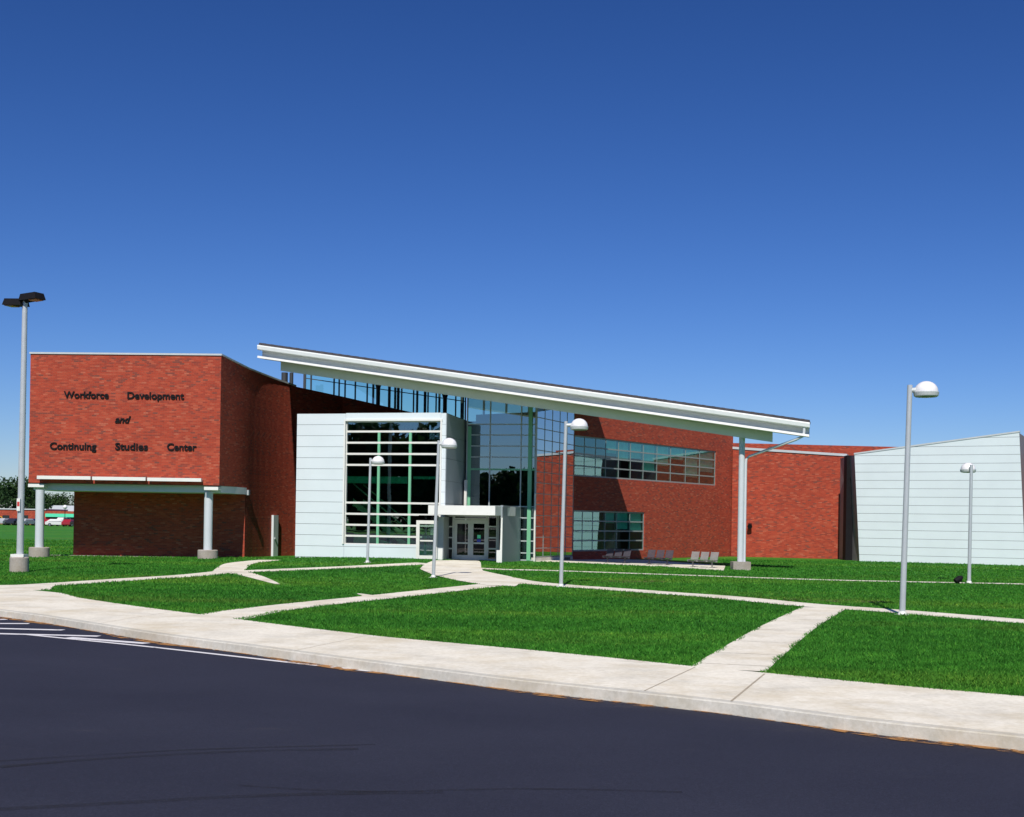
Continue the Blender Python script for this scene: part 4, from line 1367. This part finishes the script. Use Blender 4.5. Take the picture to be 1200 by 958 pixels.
# ================================================================ LAMPS on the lawn
LAMPG = "white dome lamp posts on the lawn"
def dome_lamp(base_px, base_py, top_px, top_py, head_px, label, facing=(1, 0), hr=0.285, pr=0.06):
    g = GG(base_px, base_py); z = g.z
    d = g.y
    top = P(top_px, top_py, d)
    o = thing("street_lamp", (g.x, g.y, z), label, "lamp post", LAMPG)
    base = Vector((g.x, g.y, z))
    mb = MB(); mb.tube([base + Vector((0, 0, -.05)), top], [pr * 1.08, pr * 0.92], 14); mb.build("pole", M['galv'], o)
    mb = MB(); mb.lathe([(0, .10), (pr * 1.35, .10), (pr * 1.5, .03), (pr * 3.0, .015), (pr * 3.0, -.05)], base, 16, smooth=False)
    mb.build("base_plate", M['white'], o)
    off = abs(ab(head_px, top_py)[0] - ab(top_px, top_py)[0]) * d if facing == (1, 0) else 0.42
    fx = Vector((facing[0], facing[1], 0)).normalized()
    hc = top + fx * off + Vector((0, 0, -0.16))
    mb = MB()
    mb.tube([top + Vector((0, 0, -0.13)), top + fx * (off - hr * 0.75) + Vector((0, 0, -0.12))], [0.055, 0.07], 10)
    mb.build("arm", M['ring'], o)
    mb = MB()
    pr_ = [(hr, 0.0)] + [(hr * math.cos(t), hr * 0.92 * math.sin(t)) for t in np.linspace(0.05, math.pi / 2 - 0.01, 10)] + [(0, hr * 0.92)]
    mb.lathe(pr_, hc, 28); dm = mb.build("lamp_dome", M['dome'], o)
    mb = MB(); mb.lathe([(0, 0.0), (hr + .015, 0.0), (hr + .02, -0.02), (hr + .005, -0.10), (hr - 0.03, -0.125)], hc, 28, smooth=False); mb.build("lamp_ring", M['ring'], dm)
    mb = MB(); mb.lathe([(hr - 0.03, -0.12), (hr * 0.6, -0.135), (0, -0.14)], hc, 24); mb.build("lens", M['lens'], dm)
    return o
dome_lamp(1057.3, 721, 1066.3, 451.5, 1085.5, "tallest looking dome lamp, nearest the pavement on the right, against blue sky", pr=0.068)
dome_lamp(657.3, 688, 663.2, 494, 678.8, "dome lamp in front of the angled lobby glass, dome just below the canopy roof")
dome_lamp(507.8, 677.2, 514.3, 516.5, 526.5, "dome lamp on the lawn just left of the entrance plaza, crossing the white door canopy")
dome_lamp(430.6, 659.6, 434.2, 537, 443.2, "dome lamp standing before the big barred window of the white entrance box")
dome_lamp(1135.6, 684, 1138.4, 545, 1138, "dome lamp seen end on before the leaning white metal wall", facing=(0.05, 1), pr=0.065)

# twin floodlight pole at the left
g = G(22.5, 670.5)
pl_ = thing("parking_lot_light", (g.x, g.y, 0), "tall grey pole with two black box floodlights on a round concrete base", "light pole")
mb = MB(); mb.lathe([(0, .56), (0.30, .56), (0.34, .52), (0.34, -.1)], g, 32, smooth=False); mb.build("concrete_base", M['base'], pl_)
mb = MB(); mb.box(g.x - .24, g.x + .24, g.y - .24, g.y + .24, .56, .66); mb.build("base_plate", M['white'], pl_)
tp = P(29.3, 352, g.y)
mb = MB(); mb.tube([(g.x + 0.02, g.y, .6), tp], [0.135, 0.10], 8); mb.build("pole", M['galv'], pl_)
def flood(c, ang, pitch):
    m_ = Matrix.Translation(c) @ Matrix.Rotation(ang, 4, 'Z') @ Matrix.Rotation(pitch, 4, 'Y')
    mb = MB()
    pts = [(-.42, -.26, -.10), (.42, -.26, -.10), (.42, .26, -.10), (-.42, .26, -.10), (-.36, -.22, .14), (.36, -.22, .14), (.36, .22, .14), (-.36, .22, .14)]
    mb.box8([m_ @ Vector(q) for q in pts]); h = mb.build("lamp_head", M['black'], pl_)
    mb = MB()
    pts = [(.0, -.2, -.13), (.36, -.2, -.13), (.36, .2, -.13), (.0, .2, -.13), (.0, -.2, -.102), (.36, -.2, -.102), (.36, .2, -.102), (.0, .2, -.102)]
    mb.box8([m_ @ Vector(q) for q in pts]); mb.build("lens", M['rust'], h)
flood(P(37.5, 349, g.y - .15), R(-25), R(-3)); flood(P(18.8, 355.5, g.y + .15), R(160), R(-3))
mb = MB(); mb.tube([P(29, 354, g.y), P(34, 352, g.y - .15)], .07, 8); mb.tube([P(29, 356, g.y), P(24, 356, g.y + .15)], .07, 8); mb.build("bracket", M['black'], pl_)
mb = MB(); q = P(21.7, 592, g.y - .17); mb.box(q.x - .06, q.x + .06, q.y - .02, q.y + .03, q.z - .22, q.z + .24, 0); mb.box(q.x - .045, q.x + .045, q.y - .024, q.y - .018, q.z - .05, q.z + .12, 1)
mb.build("small_sign", [M['white'], M['red']], pl_)

# small ground floodlight in the far lawn
g = G(1123.5, 684.5)
fl = thing("ground_floodlight", (g.x, g.y, 0), "tiny dark floodlight set low in the lawn beside the end-on lamp", "floodlight")
mb = MB(); mb.tube([(g.x, g.y, -.03), (g.x, g.y, .12)], .03, 8); mb.build("stake", M['black'], fl)
mb = MB(); mb.tube([(g.x - .14, g.y, .10), (g.x + .04, g.y + .04, .20), (g.x + .16, g.y + .08, .27)], [.10, .13, .06], 10); mb.build("lamp_head", M['black'], fl)

# ================================================================ BENCHES beside the classroom wall
def bench(center, label, mat, rot, group="three seat metal benches by the classroom wall"):
    o = thing("tandem_bench", center, label, "bench", group)
    o.rotation_euler = (0, 0, rot)
    o.scale = (0.84, 0.84, 0.84)
    def loc(mb, name, parent=o):
        return mb.build(name, mat, parent, loc=(0, 0, 0))
    mb = MB(); mb.box(-0.95, 0.95, -0.03, 0.03, 0.33, 0.39); loc(mb, "beam")
    for x in (-0.62, 0.62):
        mb = MB(); mb.box(x - .035, x + .035, -.035, .035, 0.04, 0.33); mb.box(x - .04, x + .04, -.30, .30, 0.0, 0.045); loc(mb, "leg")
    for x in (-0.62, 0.0, 0.62):
        mb = MB()
        # seat: gently dished slatted pan
        for k in range(6):
            y0, y1 = -0.28 + k * 0.085, -0.28 + k * 0.085 + 0.07
            zz_ = 0.42 + 0.018 * abs(k - 2.5) / 2.5
            mb.box(x - .25, x + .25, y0, y1, zz_, zz_ + .02)
        mb.box(x - .25, x - .22, -.28, .22, .39, .42); mb.box(x + .22, x + .25, -.28, .22, .39, .42)
        loc(mb, "seat")
        mb = MB()
        for k in range(6):
            z0_ = 0.47 + k * 0.075
            yy = 0.20 + 0.035 * k
            mb.box8([(x - .24, yy, z0_), (x + .24, yy, z0_), (x + .24, yy + .025, z0_), (x - .24, yy + .025, z0_),
                     (x - .24, yy + .03, z0_ + .065), (x + .24, yy + .03, z0_ + .065), (x + .24, yy + .055, z0_ + .065), (x - .24, yy + .055, z0_ + .065)])
        for sx in (-.245, .225):
            mb.box8([(x + sx, .19, .40), (x + sx + .02, .19, .40), (x + sx + .02, .22, .40), (x + sx, .22, .40), (x + sx, .41, .93), (x + sx + .02, .41, .93), (x + sx + .02, .44, .93), (x + sx, .44, .93)])
        loc(mb, "backrest")
    return o
for (px, py, lab, mt) in ((823, 666.0, "pale grey sunlit three seat bench nearest the tall steel column", M['bench']),
                          (771, 663.0, "three seat bench with shade painted in, middle of the row by the brick wall", M['bench_shade']),
                          (722, 661.0, "three seat bench with shade painted in, under the lower ribbon window", M['bench_shade'])):
    c = G(px, py)
    bench((c.x, c.y, 0.034), lab, mt, R(-33))

# ================================================================ FAR LEFT: school, cars, lamp, trees
def leaf_cloud(blobs, count, size, seed, drop=0.35):
    r_ = np.random.default_rng(seed)
    vol = np.array([b[3] * b[4] * b[5] for b in blobs]); pr_ = vol / vol.sum()
    idx = r_.choice(len(blobs), count, p=pr_)
    B = np.array(blobs)[idx]
    d = r_.normal(size=(count, 3)); d /= np.linalg.norm(d, axis=1)[:, None]
    rad = r_.random(count) ** 0.45
    c = B[:, :3] + d * rad[:, None] * B[:, 3:6]
    a = r_.normal(size=(count, 3)); a /= np.linalg.norm(a, axis=1)[:, None]
    b = np.cross(a, r_.normal(size=(count, 3))); b /= np.linalg.norm(b, axis=1)[:, None]
    s = size * (0.6 + 0.8 * r_.random(count))[:, None]
    return np.stack([c - a * s, c + b * s * 0.9, c + a * s * 0.8 - b * s * 0.4], 1).astype(np.float32)
def tree(px, d, h, rx, label, seed, mat, nleaf=1500, group="trees far behind the distant school", nb=9):
    q = P(px, 600, d)
    x, y = q.x, q.y
    r_ = random.Random(seed)
    o = thing("tree", (x, y, 0), label, "tree", group)
    mb = MB()
    th = h * 0.35
    mb.tube([(x, y, -.2), (x + .1, y, th * .5), (x - .1, y, th), (x, y, h * .75)], [h * .028, h * .022, h * .017, h * .006], 8)
    blobs = []
    for k in range(nb):
        a = r_.uniform(0, 6.28); rr = r_.uniform(.15, .75) * rx
        bz = r_.uniform(h * .32, h * .84)
        br = r_.uniform(.28, .46) * rx
        bx_, by_ = x + rr * math.cos(a), y + rr * math.sin(a)
        blobs.append((bx_, by_, bz, br, br, br * .8))
        mb.tube([(x, y, th * r_.uniform(.6, 1.1)), (bx_, by_, bz)], [h * .012, h * .003], 5)
    blobs.append((x, y, h * .82, rx * .42, rx * .42, h * .18))
    blobs.append((x, y, h * .5, rx * .6, rx * .6, h * .25))
    mb.build("trunk", M['bark'], o)
    v = leaf_cloud(blobs, nleaf, h * 0.035, seed)
    v -= np.array([x, y, 0], np.float32)
    c = tri_mesh("crown", v, mat); c.parent = o
    return o
tree(18, 300, 11.3, 6.2, "tallest dark tree at the far left behind the floodlight pole", 3, M['leaf'], 2600, nb=12)
tree(-6, 310, 10.0, 5.5, "dark tree cut by the left edge of the photo", 4, M['leaf'], 1800)
tree(37, 320, 8.6, 4.6, "mid height tree just left of the porch column", 5, M['leaf'], 1500)
tree(57, 335, 8.2, 4.6, "low rounded tree just right of the porch column", 6, M['leaf2'], 1300)
tree(68, 340, 8.0, 4.8, "low dark tree in the middle of the gap under the porch", 7, M['leaf'], 1300)
tree(79, 338, 8.4, 4.8, "pale green tree beside the porch brick edge", 8, M['leaf2'], 1300)
tree(90, 340, 8.2, 4.8, "dark tree mostly hidden by the porch brick edge", 9, M['leaf'], 1300)

SCH = Frame(P(-40, 605, 288), P(120, 605, 288))
hs = lambda px, py: SCH.W(px, py)
school = thing("school_building", (SCH.pt(10, 0).x, 292, 0), "low red brick school far away across the left lawn", "building")
a_l, a_r = 0.0, SCH.L
mb = MB(); SCH.box(mb, 0, hs(54, 605)[0], -0.2, hs(20, 597.5)[1], -14, 0); mb.build("wall", M['brick'], school)
mb = MB(); SCH.box(mb, hs(54.05, 605)[0], a_r, hs(60, 602)[1], hs(60, 599)[1], -14, -0.05); SCH.box(mb, hs(54.05, 605)[0], a_r, -0.2, hs(60, 602)[1] - .01, -14, -3)
mb.build("wall", M['brick'], school)
mb = MB(); SCH.box(mb, hs(54.1, 605)[0], a_r, hs(60, 606)[1], hs(60, 602)[1] - .02, -2.9, 0.6); tag(mb.build("awning", M['teal'], school), "green awning band")
for x0, x1 in ((3, 11), (28.5, 33), (41, 44.5)):
    mb = MB(); SCH.box(mb, hs(x0, 605)[0], hs(x1, 605)[0], 0.2, hs(x0, 604)[1], 0.0, 0.06); mb.build("window", M['carglass'], school)
for x0 in (57, 62, 67, 72, 77, 82):
    mb = MB(); SCH.box(mb, hs(x0, 608)[0], hs(x0 + 3.6, 608)[0], 0.3, 2.2, -2.99, -2.9); mb.build("window", M['carglass'], school)
mb = MB(); SCH.box(mb, 0, hs(54, 605)[0], hs(20, 597.5)[1], hs(20, 597.5)[1] + .25, -14.2, 0.2); mb.build("roof", M['coping'], school)
# pale house roof beyond
hq = P(75, 596, 330)
house = thing("house", (hq.x, hq.y, 0), "pale roofed house glimpsed beyond the distant school", "house")
mb = MB(); mb.box(hq.x - 4, hq.x + 4, hq.y, hq.y + 6, -.1, 3.2); mb.build("wall", M['white'], house)
mb = MB(); mb.prism([(hq.x - 4.3, hq.y - .3), (hq.x + 4.3, hq.y - .3), (hq.x + 4.3, hq.y + 3), (hq.x - 4.3, hq.y + 3)], 3.2, lambda x, y: 3.3 + max(0, (y - hq.y + .3)) * .45)
mb.prism([(hq.x - 4.3, hq.y + 3.001), (hq.x + 4.3, hq.y + 3.001), (hq.x + 4.3, hq.y + 6.3), (hq.x - 4.3, hq.y + 6.3)], 3.2, lambda x, y: 3.3 + max(0, (hq.y + 6.3 - y)) * .45)
mb.build("roof", M['coping'], house)
# distant globe lamp
dl = P(76, 610, 260)
far_lamp = thing("street_lamp", (dl.x, dl.y, 0), "white globe lamp post among the parked cars far away", "lamp post")
mb = MB(); mb.tube([(dl.x, dl.y, 0), (dl.x, dl.y, 3.6)], .07, 8); mb.build("pole", M['black'], far_lamp)
mb = MB(); mb.lathe([(.01, -.42)] + [(.45 * math.cos(t), .42 * math.sin(t)) for t in np.linspace(-1.5, 1.55, 10)], (dl.x, dl.y, 3.9), 14); mb.build("globe", M['dome'], far_lamp)

def car(px, d, paint, label, van=False):
    q = P(px, 614, d)
    o = thing("parked_car", (q.x, q.y, 0), label, "car", "cars parked across the far lawn")
    h = 1.75 if van else 1.42
    prof = [(-2.15, .32), (2.15, .32), (2.2, .62), (2.1, .82), (1.2, .92), (.65, h), (-1.25, h), (-1.95, .95), (-2.2, .88), (-2.22, .5)]
    mb = MB()
    n = len(prof); w = .86
    L_ = [(x, -w * (0.82 if z > 1 else 1), z) for x, z in prof]; R_ = [(x, w * (0.82 if z > 1 else 1), z) for x, z in prof]
    mb.indexed(L_ + R_, [tuple(range(n)), tuple(range(2 * n - 1, n - 1, -1))] + [((i + 1) % n, i, n + i, n + (i + 1) % n) for i in range(n)])
    mb.build("body", paint, o, loc=(0, 0, 0))
    mb = MB()
    for s in (-1, 1):
        y = s * (w * .9 + .012)
        mb.face([(.98, s * (w * .995), .95), (.55, s * (w * .83 + .012), h - .1), (-1.1, s * (w * .83 + .012), h - .1), (-1.6, s * (w * .995), .97)])
    mb.face([(1.17, -.72, .96), (1.17, .72, .96), (.72, .62, h - .08), (.72, -.62, h - .08)])
    mb.build("window", M['carglass'], o, loc=(0, 0, 0))
    for x in (-1.35, 1.35):
        for s in (-1, 1):
            mb = MB(); mb.tube([(x, s * .68, .32), (x, s * .9, .32)], .32, 14); wh = mb.build("wheel", M['rubber'], o, loc=(0, 0, 0))
            mb = MB(); mb.tube([(x, s * .88, .32), (x, s * .912, .32)], .19, 12); mb.build("rim", M['chrome'], wh, loc=(0, 0, 0))
    return o
cp_ = {k: plain("car_paint_" + k, c, 0.3, vary=0.02) for k, c in dict(white=(.7, .7, .7), red=(.32, .02, .03), dark=(.03, .03, .045), navy=(.03, .04, .12), silver=(.42, .43, .46), maroon=(.14, .02, .04), yellow=(.8, .42, .02)).items()}
def turned(o, a): o.rotation_euler = (0, 0, a); return o
turned(car(-2, 283, cp_['yellow'], "yellow van at the far left edge before the school", True), R(20))
turned(car(7, 262, cp_['silver'], "silver car left of the floodlight pole, far across the lawn"), R(75))
turned(car(13.5, 268, cp_['maroon'], "maroon car close left of the floodlight pole, far away"), R(70))
turned(car(18.5, 262, cp_['dark'], "black car partly behind the floodlight pole, far away"), R(80))
turned(car(32, 262, cp_['silver'], "silver car between floodlight pole and porch column, far away"), R(75))
turned(car(38.5, 266, cp_['navy'], "navy car just left of the porch column, far away"), R(85))
turned(car(54, 266, cp_['navy'], "navy car just right of the porch column, far away"), R(80))
turned(car(59.5, 258, cp_['red'], "red car second to the right of the porch column, far away"), R(75))
turned(car(67, 255, cp_['white'], "white car in the middle of the gap under the porch"), R(15))
turned(car(76, 262, cp_['white'], "white van right of the middle under the porch", True), R(70))
turned(car(82.5, 252, cp_['red'], "bright red car against the porch brick edge"), R(85))

# wood on the far side of the car park, seen only mirrored in the glass
blobs = []
r_ = random.Random(21)
for k in range(120):
    x = -170 + k * 3.0 + r_.uniform(-1, 1)
    h = 11.5 + 1.6 * math.sin(k * .23) + r_.uniform(-1.0, 1.2) + (12 if -145 < x < -100 else 0)
    blobs.append((x, -115 + r_.uniform(-5, 5), h * .5, 4.5, 4, h * .52))
v = leaf_cloud(blobs, 70000, 1.15, 5)
v[:, :, 2] = np.maximum(v[:, :, 2], 0.0)
tag(tri_mesh("woodland", v, M['leaf']), kind="stuff")
mb = MB(); mb.face([(-400, -400, ZR + 0.02), (400, -400, ZR + 0.02), (400, -64, ZR + 0.02), (-400, -64, ZR + 0.02)])
tag(mb.build("field", M['lawn']), kind="structure")
